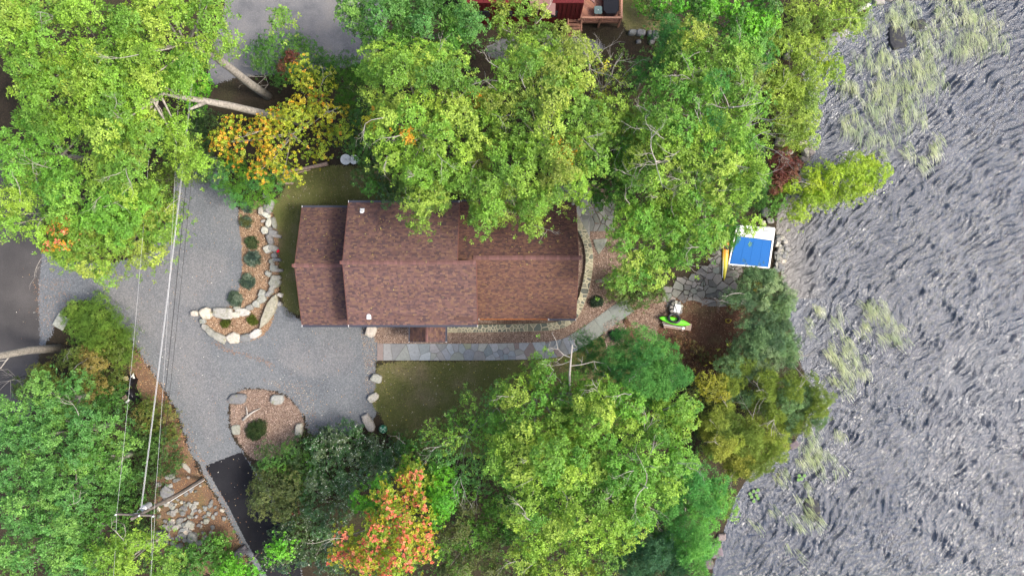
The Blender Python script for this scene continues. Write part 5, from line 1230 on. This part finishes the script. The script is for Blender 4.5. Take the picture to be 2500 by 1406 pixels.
# ---- centre-south
T('pine_tree','tall blue-green white pine right of the flagstone walk','tree','pine',[(1560,850,55),(1600,890,60),(1550,920,55),(1500,890,42),(1630,930,45),(1590,960,50),(1660,930,32)],14,5,PINEB,190,dens=1.35,fill=.4)
T('pine_tree','smaller blue-green pine touching the end of the flagstone walk','tree','pine',[(1445,850,36),(1430,885,30),(1460,880,30)],8,2.5,PINEB+[(.09,.2,.07)],191,dens=1.0)
T('oak_tree','bright green oak at the lower edge of the front lawn','tree','oak',[(1340,960,62),(1270,980,62),(1400,980,62),(1240,1040,60),(1330,1040,70),(1325,905,18),(1300,930,30)],12.5,3.5,OAKG+OAK,192,accent=ORNG,acc=.03,twigs=5)
T('oak_tree','bright green oak below the blue-green white pine','tree','oak',[(1480,1000,75),(1570,1010,75),(1650,1000,60),(1690,1000,36),(1430,1060,60),(1670,1060,40)],14,3.5,OAKG+OAK,193,accent=YELO,acc=.03,twigs=6)
T('oak_tree','bright green oak at the centre of the lower canopy','tree','oak',[(1270,1120,85),(1360,1130,85),(1300,1190,60),(1420,1160,60)],15,3.5,OAKG+OAK,194,accent=YELO+ORNG,acc=.03,twigs=3)
T('oak_tree','bright green oak with white dead limbs right of the lower canopy centre','tree','oak',[(1500,1120,85),(1590,1120,75),(1650,1140,50),(1560,1190,65),(1640,1200,45)],15,3.5,OAKG,195,accent=YELO,acc=.02,twigs=8)
T('oak_tree','yellow-green oak near the bottom edge between red maple and lakeside pine','tree','oak',[(1300,1260,70),(1390,1250,80),(1470,1260,80),(1550,1270,60)],14.5,3.5,OAKG+OAK,196,accent=YELO,acc=.04,twigs=4)
T('oak_tree','lime-tinged oak cut by the bottom edge','tree','oak',[(1290,1360,60),(1370,1360,70),(1450,1370,70),(1340,1420,70),(1500,1340,45)],13,3,OAK+[(.17,.24,.02)],197,twigs=3)
T('birch_tree','grey-green thin-leaved birch at the lower end of the front lawn','tree','birch',[(1150,1010,36),(1120,1080,60),(1180,1070,55),(1080,1130,55),(1160,1150,60),(1200,1000,30),(1060,1060,30),(1130,1200,50),(1030,1090,25),(1220,960,25)],10.5,4,OAKG+BLUEG,198,dens=.75,twigs=9,limbs=14)
T('pine_tree','blue-green pine at the bottom shore','tree','pine',[(1700,1180,45),(1730,1230,50),(1700,1290,60),(1660,1340,50),(1740,1280,36),(1700,1360,55),(1650,1250,45),(1760,1200,30)],12,4.5,boost(PINEB, 1.25),200,dens=1.5,fill=.5)
T('pine_tree','pale blue-green pine cut by the bottom edge','tree','pine',[(1600,1340,55),(1560,1390,60),(1640,1400,55),(1540,1330,36)],12,4,[(.07,.17,.085),(.055,.14,.07),(.09,.2,.09)],201,dens=1.5,fill=.5)
T('broadleaf_tree','light green sprays at the water edge beside the bottom shore pine','tree','fine',[(1775,1225,28),(1785,1245,20),(1760,1200,20)],6,2,OAKG,202,twigs=0,dens=.7)
# ---- rhododendron mass
rg='glossy dark rhododendrons south of the gravel'
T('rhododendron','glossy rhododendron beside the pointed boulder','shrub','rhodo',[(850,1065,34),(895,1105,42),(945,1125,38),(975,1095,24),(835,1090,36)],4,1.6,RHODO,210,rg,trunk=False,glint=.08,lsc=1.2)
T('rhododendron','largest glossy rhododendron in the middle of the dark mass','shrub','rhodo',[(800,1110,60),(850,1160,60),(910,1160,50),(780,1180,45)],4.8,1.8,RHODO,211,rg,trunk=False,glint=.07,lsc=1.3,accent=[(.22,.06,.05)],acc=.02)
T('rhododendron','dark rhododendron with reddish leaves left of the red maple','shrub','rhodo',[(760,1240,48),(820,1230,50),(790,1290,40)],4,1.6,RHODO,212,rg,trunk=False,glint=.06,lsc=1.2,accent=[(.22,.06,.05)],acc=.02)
T('rhododendron','dull green bush beside the black asphalt strip','shrub','shrub',[(650,1200,50),(690,1240,48),(640,1240,36),(700,1190,45)],4,1.6,OLDK,213,rg,trunk=False,lsc=1.3,fill=.6)
T('rhododendron','dark green bush at the lower rim of the mulch island','shrub','shrub',[(660,1130,42),(710,1110,42),(740,1150,42),(690,1150,40)],3,1.4,DARK+MEDG,214,rg,trunk=False,lsc=1.2,fill=.6)
T('rhododendron','dark needled bush between the mulch island and the glossy rhododendron','shrub','feather',[(800,1070,26),(790,1090,30),(760,1090,25)],2.5,1,DARK,215,rg,trunk=False)
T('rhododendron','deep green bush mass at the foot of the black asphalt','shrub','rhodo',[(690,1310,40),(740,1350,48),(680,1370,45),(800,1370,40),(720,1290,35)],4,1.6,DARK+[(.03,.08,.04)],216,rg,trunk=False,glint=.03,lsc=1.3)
T('shrub','green bush with bare twigs right of the glossy rhododendrons','shrub','shrub',[(1000,1090,36),(1020,1130,34),(970,1110,25)],3,1.2,OLDK+MEDG,217,trunk=False,twigs=4)
T('maple_tree','coral-red and yellow maple at the bottom centre','tree','maple',[(960,1230,52),(1000,1260,52),(940,1300,58),(1000,1320,52),(900,1360,50),(960,1380,60),(1030,1350,36),(850,1375,30),(1000,1190,28),(1020,1290,40),(820,1330,14),(800,1380,22)],13,4,[(.30,.36,.02),(.38,.36,.02),(.22,.34,.025)],220,accent=REDS+[(.60,.14,.05)],acc=.58,accent_side='tips',dens=1.4,spacing=1.1,limbs=14,twigs=2)
T('maple_tree','bright lime-green maple behind the coral-red one','tree','maple',[(1060,1190,40),(1090,1220,36),(990,1150,30),(910,1190,25),(1080,1170,30),(890,1240,28),(930,1250,30),(1060,1260,30)],10,3,BRIGHT+[(.16,.24,.02)],221,dens=1.9)
T('oak_tree','dull olive oak right of the coral-red maple at the bottom','tree','oak',[(1130,1310,60),(1190,1330,50),(1110,1380,60),(1200,1390,50),(1150,1260,30)],10,3,OLDK+OAKG[:1],222,twigs=2)
T('broadleaf_tree','green tree at the dark gap in the lower canopy','tree','maple',[(1220,1250,40),(1240,1300,35),(1200,1230,25)],8,2,MEDG,223,dens=1.5)
# ---- lower left
T('feather_bush','feathery yew-green bush at the mouth of the driveway','bush','feather',[(215,760,40),(250,790,45),(200,800,42),(280,830,34),(240,840,40),(180,750,26),(290,865,28),(165,775,22),(225,735,22),(270,770,26)],3.5,1.6,[(.13,.235,.035),(.10,.19,.03),(.17,.27,.045)],230,trunk=False,dens=1.3)
T('hedge_bush','olive small-leaved bush beside the road below the feathery bush','bush','fine',[(130,920,40),(170,890,45),(90,930,36),(140,960,36),(60,950,25)],4,1.6,HEDGE,231,trunk=False,lsc=1.2,twigs=5)
T('hedge_bush','olive and russet bush left of the black tarpaulin','bush','fine',[(230,890,52),(258,905,38),(210,940,46),(262,870,26),(190,870,36)],4,1.6,HEDGE,232,trunk=False,lsc=1.3)
T('shrub','green large-leaved shrub touching the black tarpaulin','shrub','shrub',[(272,948,22),(250,985,38),(285,1005,20)],3,1.2,MEDG,233,trunk=False,lsc=1.3)
T('shrub','yellow-green shrub below the black tarpaulin beside the verge','shrub','shrub',[(360,1000,34),(390,1020,32),(350,1040,34),(410,1060,26)],1.6,.8,[(.11,.15,.02),(.085,.12,.02),(.18,.17,.04)],234,trunk=False,lsc=1.2)
T('shrub','green shrub along the verge under the wires','shrub','shrub',[(380,1090,40),(400,1130,34),(340,1100,42),(360,1150,34)],1.8,.8,[(.06,.14,.02),(.075,.15,.02),(.05,.11,.02)],235,trunk=False,lsc=1.3)
T('shrub','dark green shrub beneath the utility pole','shrub','shrub',[(290,1180,40),(320,1220,30),(280,1250,36),(330,1300,30),(300,1300,36)],1.5,.8,DARK+MEDG,236,trunk=False,lsc=1.3)
big='blue-green broad trees in the lower left'
T('broadleaf_tree','cool green rounded crown directly below the olive road bushes','tree','oak',[(115,970,52),(130,1010,45)],12,3,BLUEG,240,big,lsc=1.1)
T('broadleaf_tree','cool green crown cut by the left edge, upper one','tree','oak',[(20,1050,60),(40,1110,50),(0,1160,60)],13,3,BLUEG,241,big,lsc=1.1)
T('broadleaf_tree','cool green crown in the middle of the lower left group','tree','oak',[(150,1070,65),(200,1040,45),(180,1110,55),(100,1060,45)],13,3,BLUEG,242,big,lsc=1.1,twigs=1)
T('broadleaf_tree','cool green crown nearest to the wires in the lower left','tree','oak',[(220,1170,48),(230,1120,45),(290,1140,40),(270,1100,30),(310,1120,24)],9,3,BLUEG+MEDG,243,big,lsc=1.0)
T('broadleaf_tree','largest cool green crown in the lower left group','tree','oak',[(110,1190,75),(60,1240,70),(150,1250,60)],14,3.5,BLUEG,244,big,lsc=1.15,twigs=1)
T('broadleaf_tree','cool green crown at the bottom left corner','tree','oak',[(50,1340,70),(120,1370,60),(20,1400,60)],13,3.5,BLUEG,245,big,lsc=1.1)
T('broadleaf_tree','cool green crown in the lower left just left of the crossarm','tree','oak',[(190,1310,50),(210,1260,36),(180,1370,45)],11,3,BLUEG+MEDG,246,big,lsc=1.1)
T('oak_tree','yellow-green oak top at the bottom edge below the crossarm','tree','oak',[(280,1380,50),(340,1350,36),(240,1370,36),(320,1320,20),(370,1400,36)],12,2.5,OAK,250,twigs=2,dens=.9)
T('shrub','dark green bush at the bottom edge left of the asphalt strip','shrub','maple',[(470,1370,40),(510,1350,36),(430,1380,36),(540,1390,36)],3,1.2,MEDG,251,trunk=False,dens=2)
T('maple_tree','bright green leafy top at the bottom edge beside the asphalt strip','tree','maple',[(590,1390,36),(560,1400,30),(610,1400,24)],5,1.5,BRIGHT,252,dens=1.6)
T('maple_sapling','bright green sapling in the dark bushes above the bottom edge','tree','maple',[(680,1330,18),(700,1345,20),(670,1350,16)],5.5,1.5,BRIGHT,253,dens=1.2)
# ---- small garden shrubs
def dwarf(px, py, r, pal, label, h=.55, kind='feather', seed=1, dens=1.5):
    plant('dwarf_shrub', label, 'shrub', kind, [(px, py, r*.88)], h, h*.6, pal, seed, 'dwarf evergreens in the mulch', trunk=False, lsc=.30, dens=dens*2.0, spacing=1.0)
BLUES = [(.09,.14,.10),(.06,.10,.08),(.17,.23,.18)]
dwarf(600,502,15,BLUES,'dwarf evergreen highest in the planting bed, under the pine sapling',seed=301)
dwarf(598,543,14,BLUES[:1]+[(.12,.14,.05)]*2,'small flat dwarf evergreen, second from the top of the planting bed',seed=302)
dwarf(612,592,15,[(.08,.12,.05),(.12,.15,.06)],'dwarf evergreen above the largest blue-green one in the planting bed',seed=303)
dwarf(616,633,19,BLUES,'largest round blue-green dwarf evergreen in the planting bed',.7,seed=304)
dwarf(604,687,18,BLUES,'oval dwarf evergreen below the largest one in the planting bed',seed=305)
dwarf(571,731,18,BLUES,'dwarf evergreen above the hooked end of the boulder wall',.7,seed=306)
dwarf(551,789,10,[(.09,.12,.02),(.07,.09,.02)],'left of two tiny green tufts in the hooked end of the bed',.35,seed=307)
dwarf(615,781,10,[(.09,.12,.02),(.07,.09,.02)],'right of two tiny green tufts in the hooked end of the bed',.35,seed=308)
dwarf(1455,737,14,[(.03,.055,.035),(.04,.07,.045)],'dark round shrub between the curved stone wall and the walk',.6,seed=309)
dwarf(1503,818,15,[(.03,.055,.035),(.04,.07,.045)],'dark round shrub on the mulch below the end of the flagstone walk',.6,seed=310)
dwarf(623,1050,28,[(.03,.06,.02),(.045,.075,.025),(.06,.085,.03)],'dark spiky evergreen in the middle of the mulch island',.7,seed=311,dens=.5)

# bare trees -----------------------------------------------------------
def bare_tree(label, basepx, z0, tips, L, r, seed, depth=4, kids=3, cat='bare tree', name='bare_tree', spread=.75):
    rq = random.Random(seed); b_ = Vector(G(*basepx)); e = empty(name, b_, label, cat)
    t = Vector(P(tips[0], tips[1], z0)); mid = b_.lerp(t, .5)
    MB().tube([b_, mid, t], [r, r*.85, r*.6], 8).build('trunk', M['twig'], e, smooth=True, origin=b_)
    for k in range(kids+3):
        a_ = 2*math.pi*k/(kids+3)+rq.uniform(-.3, .3); s = mid.lerp(t, rq.uniform(.2, 1))
        bare(s, Vector((math.cos(a_), math.sin(a_), .5)), L, r*.4, depth, rq, kids=2, spread=spread).build('bare_branch', M['twig'], e, origin=b_)
    return e
bare_tree('leafless grey shrub beside the pale leaning trunk above the orange maple', (650,185), 2.2, (648,188), 1.5, .06, 401, 3, 4, 'bare shrub', 'bare_shrub')
bare_tree('leafless grey shrub in the dark gap right of the orange maple', (775,250), 2.0, (775,250), 1.0, .04, 402, 3, 3, 'bare shrub', 'bare_shrub')
bare_tree('bare grey tree with fine twigs in front of the timber deck steps', (1430,210), 12.5, (1440,160), 2.2, .09, 403, 4, 4)
bare_tree('bare whitish tree crown in the middle of the right-hand canopy', (1640,390), 17.6, (1600,395), 2.0, .09, 404, 3, 4)
bare_tree('bare grey tree crown sticking out of the oak left of the shoreline bushes', (1740,270), 18.0, (1790,262), 1.9, .09, 405, 3, 4)
bare_tree('bare grey tree crown over the lower oak beside the white pine', (1500,970), 15.5, (1540,962), 1.7, .08, 406, 3, 3)
bare_tree('bare white crown over the oak nearest the bottom shore pine', (1540,1170), 16.5, (1580,1190), 1.8, .09, 407, 3, 3)
bare_tree('bare branching tree left of the feathery bush at the left edge', (70,915), 5.0, (20,930), 1.6, .06, 408, 3, 3)
# white snag over the walk
sg = empty('dead_birch', G(1385, 960), 'dead white birch stem pointing over the flagstone walk', 'dead tree'); b_ = sg.location; rq = random.Random(9)
s0, s1 = Vector(P(1392, 975, 9.5)), Vector(P(1397, 842, 13.5))
MB().tube([b_, Vector((b_.x+.2, b_.y-.3, 5)), s0, s0.lerp(s1, .5)+Vector((-.12, 0, 0)), s1], [.14, .13, .11, .09, .05], 8).build('trunk', M['twig'], sg, smooth=True, origin=b_)
def arm(pts, r, z):
    V_ = [Vector(P(a_, c_, z)) for a_, c_ in pts]; mb = MB().tube(V_, [r*(1-.75*i/(len(V_)-1)) for i in range(len(V_))], 5, cap=False)
    for v_ in V_[1:]: bare(v_, Vector((rq.uniform(-1, 1), rq.uniform(-1, 1), .2)), .7, r*.45, 1, rq, mb)
    mb.build('bare_branch', M['twig'], sg, origin=b_)
arm([(1391,872),(1376,866),(1362,852),(1358,832)], .055, 12.3); arm([(1391,882),(1370,890),(1345,893)], .035, 11.8); arm([(1392,893),(1420,890),(1450,882),(1480,888)], .05, 11.6); arm([(1398,850),(1408,848)], .03, 13); arm([(1362,852),(1345,850),(1338,855)], .03, 12.3)
# pale trunk crossing the road at the left edge
lt = empty('oak_tree', G(148, 850), 'pale lichen-covered trunk rising over the road at the left edge', 'tree'); b_ = lt.location
MB().tube([b_-Vector((0, 0, .2)), Vector(P(70, 855, 4.2)), Vector(P(0, 868, 8)), Vector(P(-90, 880, 12))], [.42, .36, .31, .22], 12).build('trunk', M['bark'], lt, smooth=True, origin=b_)
rq = random.Random(3); bare(Vector(P(30, 862, 6)), Vector((-.3, -1, .5)), 2.2, .07, 3, rq).build('bare_branch', M['twig'], lt, origin=b_)
# ================================================================== STUFF
rng = np.random.default_rng(77)
def in_polys(n, polys_px, margin=0.0, rng=rng):
    out = []
    for pp in polys_px:
        W_ = np.array([G(a_, b_)[:2] for a_, b_ in pp]); x0, y0 = W_.min(0); x1, y1 = W_.max(0)
        q = rng.uniform((x0, y0), (x1, y1), (n*2, 2)); m_ = poly_sd(q[:, 0], q[:, 1], W_) > margin; out.append(q[m_][:n])
    return np.concatenate(out)
def scatter_leaves(name, label, pts, pal, size, dz, flat=.25, mat='litter', nn=1, cat=None, lift=0.0):
    z = hz(pts[:, 0], pts[:, 1])+dz; pos = np.column_stack([pts, z]); n = len(pos)
    nr = unit(rng.normal(0, flat, (n, 3))+[0, 0, 1]); pal = np.array(pal); col = pal[rng.integers(0, len(pal), n)]*rng.uniform(.7, 1.25, (n, 1))
    V, F, C = leaves(pos, nr, col, nn, size, .6, lift, rng, .15); TRI[0] += 2*len(F)
    o = link(name, np_mesh(name, V, F, M[mat], C)); return tag(o, label, cat, kind='stuff')
LV = [(.55,.45,.28),(.62,.60,.52),(.22,.10,.05),(.07,.045,.035),(.45,.25,.08),(.35,.2,.12)]
scatter_leaves('fallen_leaves', 'pale and brown fallen leaves scattered over the gravel driveway', in_polys(1500, [DRIVE]), LV, .11, .035)
scatter_leaves('fallen_leaves', 'yellow and pale fallen leaves on the front lawn', in_polys(420, [[(918,882),(1400,875),(1300,1080),(960,1090),(920,960)]]), [(.6,.52,.08),(.5,.42,.2),(.55,.5,.4)], .11, .05)
scatter_leaves('fallen_leaves', 'fallen leaves on the side lawn left and above the house', in_polys(300, [[(690,470),(720,415),(860,400),(930,480),(860,500),(720,510),(735,780),(690,760)]]), [(.5,.45,.2),(.5,.46,.38),(.25,.13,.06)], .10, .05)
scatter_leaves('fallen_leaves', 'orange-brown fallen leaves along the verge and the gravel edge', in_polys(2600, [[(330,840),(360,860),(440,1010),(520,1160),(600,1330),(520,1350),(400,1180),(420,1060),(330,920)]]), [(.30,.13,.05),(.38,.20,.08),(.22,.10,.05),(.5,.35,.2)], .12, .03)
scatter_leaves('fallen_leaves', 'brown leaf patches on the gravel near the road', in_polys(500, [[(80,680),(170,680),(180,780),(100,830)]]), [(.24,.13,.08),(.35,.22,.13)], .10, .035)
arc = np.array([G(a_, b_)[:2] for a_, b_ in [(525,838),(560,857),(600,866),(640,880),(665,892)]]); tt = rng.uniform(0, 4, 260); i_ = np.minimum(tt.astype(int), 3); f_ = (tt-i_)[:, None]
scatter_leaves('fallen_leaves', 'thin curved trail of brown leaves on the gravel below the hooked wall end', arc[i_]*(1-f_)+arc[i_+1]*f_+rng.normal(0, .14, (260, 2)), [(.26,.13,.07),(.34,.2,.12)], .10, .035)
scatter_leaves('fallen_leaves', 'brown leaves gathered on the gravel along the mulch and walk edges', in_polys(500, [[(880,800),(918,800),(918,1000),(895,960)],[(640,930),(760,930),(780,1060),(740,1070),(745,1000),(690,950)]]), [(.26,.14,.08),(.4,.28,.17),(.5,.42,.3)], .10, .035)
scatter_leaves('wood_chips', 'tan wood chips covering the planting bed', in_polys(6500, [[(600,490),(655,495),(672,560),(675,700),(660,780),(635,825),(560,830),(503,812),(500,762),(560,755),(592,700),(595,600),(580,520)]], .05), [(.48,.35,.23),(.35,.24,.155),(.58,.46,.33),(.2,.12,.08)], .11, .04, .5)
scatter_leaves('wood_chips', 'pinkish bark chips along the walk and stone wall', in_polys(6500, [[(915,800),(1000,795),(1380,800),(1440,720),(1450,660),(1520,740),(1480,775),(1400,828),(1300,840),(920,838)],[(1405,540),(1445,560),(1500,640),(1520,740),(1440,780),(1400,700)],[(1470,790),(1510,770),(1530,800),(1520,840),(1480,850)]], .03), [(.39,.28,.22),(.29,.20,.155),(.52,.41,.34),(.15,.09,.07)], .11, .045, .5)
scatter_leaves('wood_chips', 'pinkish bark chips on the round mulch island', in_polys(4500, [[(570,960),(640,955),(695,970),(735,1010),(738,1055),(700,1105),(620,1122),(592,1088),(565,1040)]], .03), [(.39,.28,.22),(.29,.20,.155),(.52,.41,.34),(.15,.09,.07)], .11, .04, .5)
scatter_leaves('leaf_litter', 'red-brown needles and litter on the lakeside ground', in_polys(7000, [[(1530,745),(1620,720),(1860,735),(1850,900),(1720,950),(1600,880),(1520,830)]]), [(.12,.055,.035),(.16,.085,.05),(.08,.04,.025),(.30,.2,.13)], .13, .06, .4)
def roof_z(x, y):
    if -14.6 < x < -3.2: return 7.6-abs(y-2.2)*(2.1/(5.5 if y < 2.2 else 5.43))
    if x >= -3.0: return 6.6-abs(y-2.66)*(2.6/(5.46 if y < 2.66 else 5.24))
    return 5.15-abs(y-2.02)*(2.15/5.46)
rq = random.Random(12); V_ = []; C_ = []
for k in range(330):
    x, y = rq.uniform(-19.3, 5.6), (rq.uniform(-3.0, 7.3) if rq.random() < .4 else rq.gauss(5.5, 1.3))
    if not (-3 < y < 7.3) or abs(x+14.65) < .3 or abs(x+3.9) < .95: continue
    z = roof_z(x, y)+.05; c = rq.choice([(.22,.12,.05),(.30,.22,.06),(.16,.09,.05),(.33,.30,.10)]); a_ = rq.uniform(0, 6.3); s = rq.uniform(.03, .065)
    V_ += [(x+s*math.cos(a_+q*1.57), y+s*(1 if q % 2 else .6)*math.sin(a_+q*1.57), z+rq.uniform(0, .02)) for q in range(4)]; C_ += [c]*4
tag(link('roof_leaves', np_mesh('roof_leaves', V_, np.arange(len(V_)).reshape(-1, 4), M['litter'], np.array(C_))), 'scattered small fallen leaves lying on the brown shingle roofs', kind='stuff')
# grass blades
def grass(name, label, polys, n, pal, size):
    p = in_polys(n, polys, -.1); z = hz(p[:, 0], p[:, 1])+.01; pos = np.column_stack([p, z]); k = len(pos)
    f = .5+.5*np.sin(p[:, 0]*.9+2*np.sin(p[:, 1]*.7))*np.sin(p[:, 1]*1.1+1.3*np.sin(p[:, 0]*.5)); a_ = np.array(pal)
    dry = (f+rng.normal(0, .25, k)) > .72
    col = np.where(dry[:, None], a_[3], a_[rng.integers(0, 3, k)])*rng.uniform(.7, 1.3, (k, 1))
    V, F, C = leaves(pos, unit(rng.normal(0, .35, (k, 3))+[0, 0, 1]), col, 2, size, .2, 1.0, rng); TRI[0] += 2*len(F)
    tag(link(name, np_mesh(name, V, F, M['leaf'], C)), label, kind='stuff')
GP = [(.12,.14,.036),(.10,.12,.03),(.15,.15,.05),(.23,.185,.11)]
grass('lawn_grass', 'short dull green and brown grass of the front lawn', [[(920,882),(1100,882),(1400,877),(1480,820),(1500,1000),(1300,1090),(1100,1110),(960,1085),(930,1020),(918,960)]], 26000, GP, .12)
grass('lawn_grass', 'short dull grass of the side lawn', [[(690,470),(720,415),(860,400),(1000,440),(1000,560),(860,780),(700,770),(683,700),(680,600)]], 14000, GP, .12)
# under-storey below the forest
def under(name, label, polys, n, pal, zmax, size=.16):
    p = in_polys(n, polys); k = len(p); pos = np.column_stack([p, hz(p[:, 0], p[:, 1])+rng.uniform(.05, zmax, k)*rng.random(k)]); a_ = np.array(pal)
    m_ = (np.sin(p[:, 0]*.8+1.5*np.sin(p[:, 1]*.6))+np.sin(p[:, 1]*.9+1.2*np.sin(p[:, 0]*.7))) > -.45; pos = pos[m_]; k = len(pos)
    V, F, C = leaves(pos, unit(rng.normal(0, .35, (k, 3))+[0, 0, 1]), a_[rng.integers(0, len(a_), k)]*rng.uniform(.6, 1.2, (k, 1)), 4, size, .5, .2, rng); TRI[0] += 2*len(F)
    tag(link(name, np_mesh(name, V, F, M['leaf'], C)), label, kind='stuff')
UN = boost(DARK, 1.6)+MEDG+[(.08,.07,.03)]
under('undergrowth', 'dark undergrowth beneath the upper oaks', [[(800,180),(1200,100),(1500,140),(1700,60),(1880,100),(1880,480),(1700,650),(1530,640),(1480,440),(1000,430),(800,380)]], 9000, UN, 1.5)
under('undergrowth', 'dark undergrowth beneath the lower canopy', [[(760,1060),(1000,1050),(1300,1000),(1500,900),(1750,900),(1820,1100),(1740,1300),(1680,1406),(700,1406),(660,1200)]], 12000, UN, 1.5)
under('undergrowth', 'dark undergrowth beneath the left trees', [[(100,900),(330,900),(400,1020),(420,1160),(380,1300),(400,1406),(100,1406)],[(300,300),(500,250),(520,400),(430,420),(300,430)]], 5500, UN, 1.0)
# reeds ---------------------------------------------------------------
def reeds(label, circ, per, seed, ang=-1.35, spread=.15, pal=((.46,.53,.28),(.38,.45,.22),(.55,.60,.38),(.30,.37,.18))):
    rg_ = np.random.default_rng(seed); V_ = []; C_ = []
    for px, py, r in circ:
        x, y, _ = P(px, py, WZ); r *= .0408; nt = max(3, int(per*r*r*3.14/25))
        for t_ in range(nt):
            a_ = rg_.uniform(0, 6.28); d_ = r*math.sqrt(rg_.random())*rg_.uniform(.6, 1.5); cx, cy = x+d_*math.cos(a_), y+d_*math.sin(a_); ta = ang+rg_.normal(0, spread)
            c = np.array(pal[rg_.integers(0, len(pal))])
            for k in range(rg_.integers(5, 11)):
                bx_, by_ = cx+rg_.normal(0, .16), cy+rg_.normal(0, .13); al = ta+rg_.normal(0, .09); L_ = rg_.uniform(.6, 1.45); w_ = rg_.uniform(.007, .014); cu = rg_.normal(0, .14)
                prev = None
                for s in range(4):
                    t = s/3; aa = al+cu*t; px_ = bx_+math.cos(aa)*L_*t; py_ = by_+math.sin(aa)*L_*t; zz = WZ+.10+.22*math.sin(math.pi*min(1, t*1.1))-.06*t
                    ww = w_*(1-.75*t); n_ = (-math.sin(aa)*ww, math.cos(aa)*ww); cur = ((px_+n_[0], py_+n_[1], zz), (px_-n_[0], py_-n_[1], zz))
                    if prev: V_ += [prev[0], prev[1], cur[1], cur[0]]; C_ += [c*rg_.uniform(.8, 1.2)]*4
                    prev = cur
    V_ = np.array(V_); TRI[0] += len(V_)//2
    tag(link('water_reeds', np_mesh('water_reeds', V_, np.arange(len(V_)).reshape(-1, 4), M['reed'], np.array(C_))), label, kind='stuff')
reeds('pale green reeds bent over the water along the upper shore', [(2200,30,50),(2330,15,45),(2400,70,38),(2350,95,42),(2270,90,40),(2440,95,22),(2120,60,28),(2130,130,40),(2230,160,45),(2270,190,36),(2180,200,55),(2140,250,45),(2230,270,40),(2080,300,36),(2070,200,28),(2120,330,25),(2180,330,22),(2380,20,30)], 95, 1, -1.42)
reeds('small clump of pale reeds below the main upper bed', [(2275,370,22),(2250,400,20),(2225,380,14),(2150,370,16),(2200,350,15),(2280,340,14)], 110, 2, -1.1)
reeds('pale reeds in two loose drifts off the middle of the shore', [(2000,755,16),(2040,775,22),(2100,790,18),(2140,765,32),(2180,805,28),(2120,745,22),(2150,820,18),(2060,850,32),(2020,860,22),(2090,890,26),(2040,910,30),(2120,905,14),(2070,940,18),(1970,780,14)], 95, 3, -1.12)
reeds('pale reeds beside the lowest shore pine', [(2040,1050,14),(1990,1080,28),(2010,1110,24),(1960,1120,28),(2045,1140,10),(1910,1150,16),(1890,1170,10),(1980,1040,16)], 100, 4, -1.2)
reeds('small clump of pale reeds near the submerged rock', [(1960,1215,18),(1970,1250,20),(1995,1262,14),(1930,1250,12),(1885,1235,12),(1950,1280,10)], 100, 5, -1.0)
reeds('thin scattered reeds in open water at the lower shore', [(1990,1180,50),(1870,1260,40),(1930,1350,30),(2010,800,60)], 6, 6, -1.0)
# lily pads
for spots, lab in (([(1838,1198),(1845,1208),(1836,1212),(1848,1195),(1830,1204),(1850,1215),(1840,1222)], 'cluster of round lily pads close to the bottom shore pine'), ([(1950,1160),(1956,1168),(1962,1160),(1947,1170)], 'small group of lily pads above the small reed clump')):
    e = empty('lily_pads', P(spots[0][0], spots[0][1], WZ), lab, 'lily pads')
    for a_, b_ in spots:
        x, y, _ = P(a_+random.uniform(-2, 2), b_, WZ); n = 12; pol = [(x+.17*math.cos(2*math.pi*k/n), y+.17*math.sin(2*math.pi*k/n)) for k in range(n)]
        MB().prism(pol, WZ+.07, WZ+.10, (.13,.24,.07)).build('lily_pad', M['litter'], e, origin=e.location)
print('triangles in foliage', TRI[0], 'objects', len(bpy.data.objects))
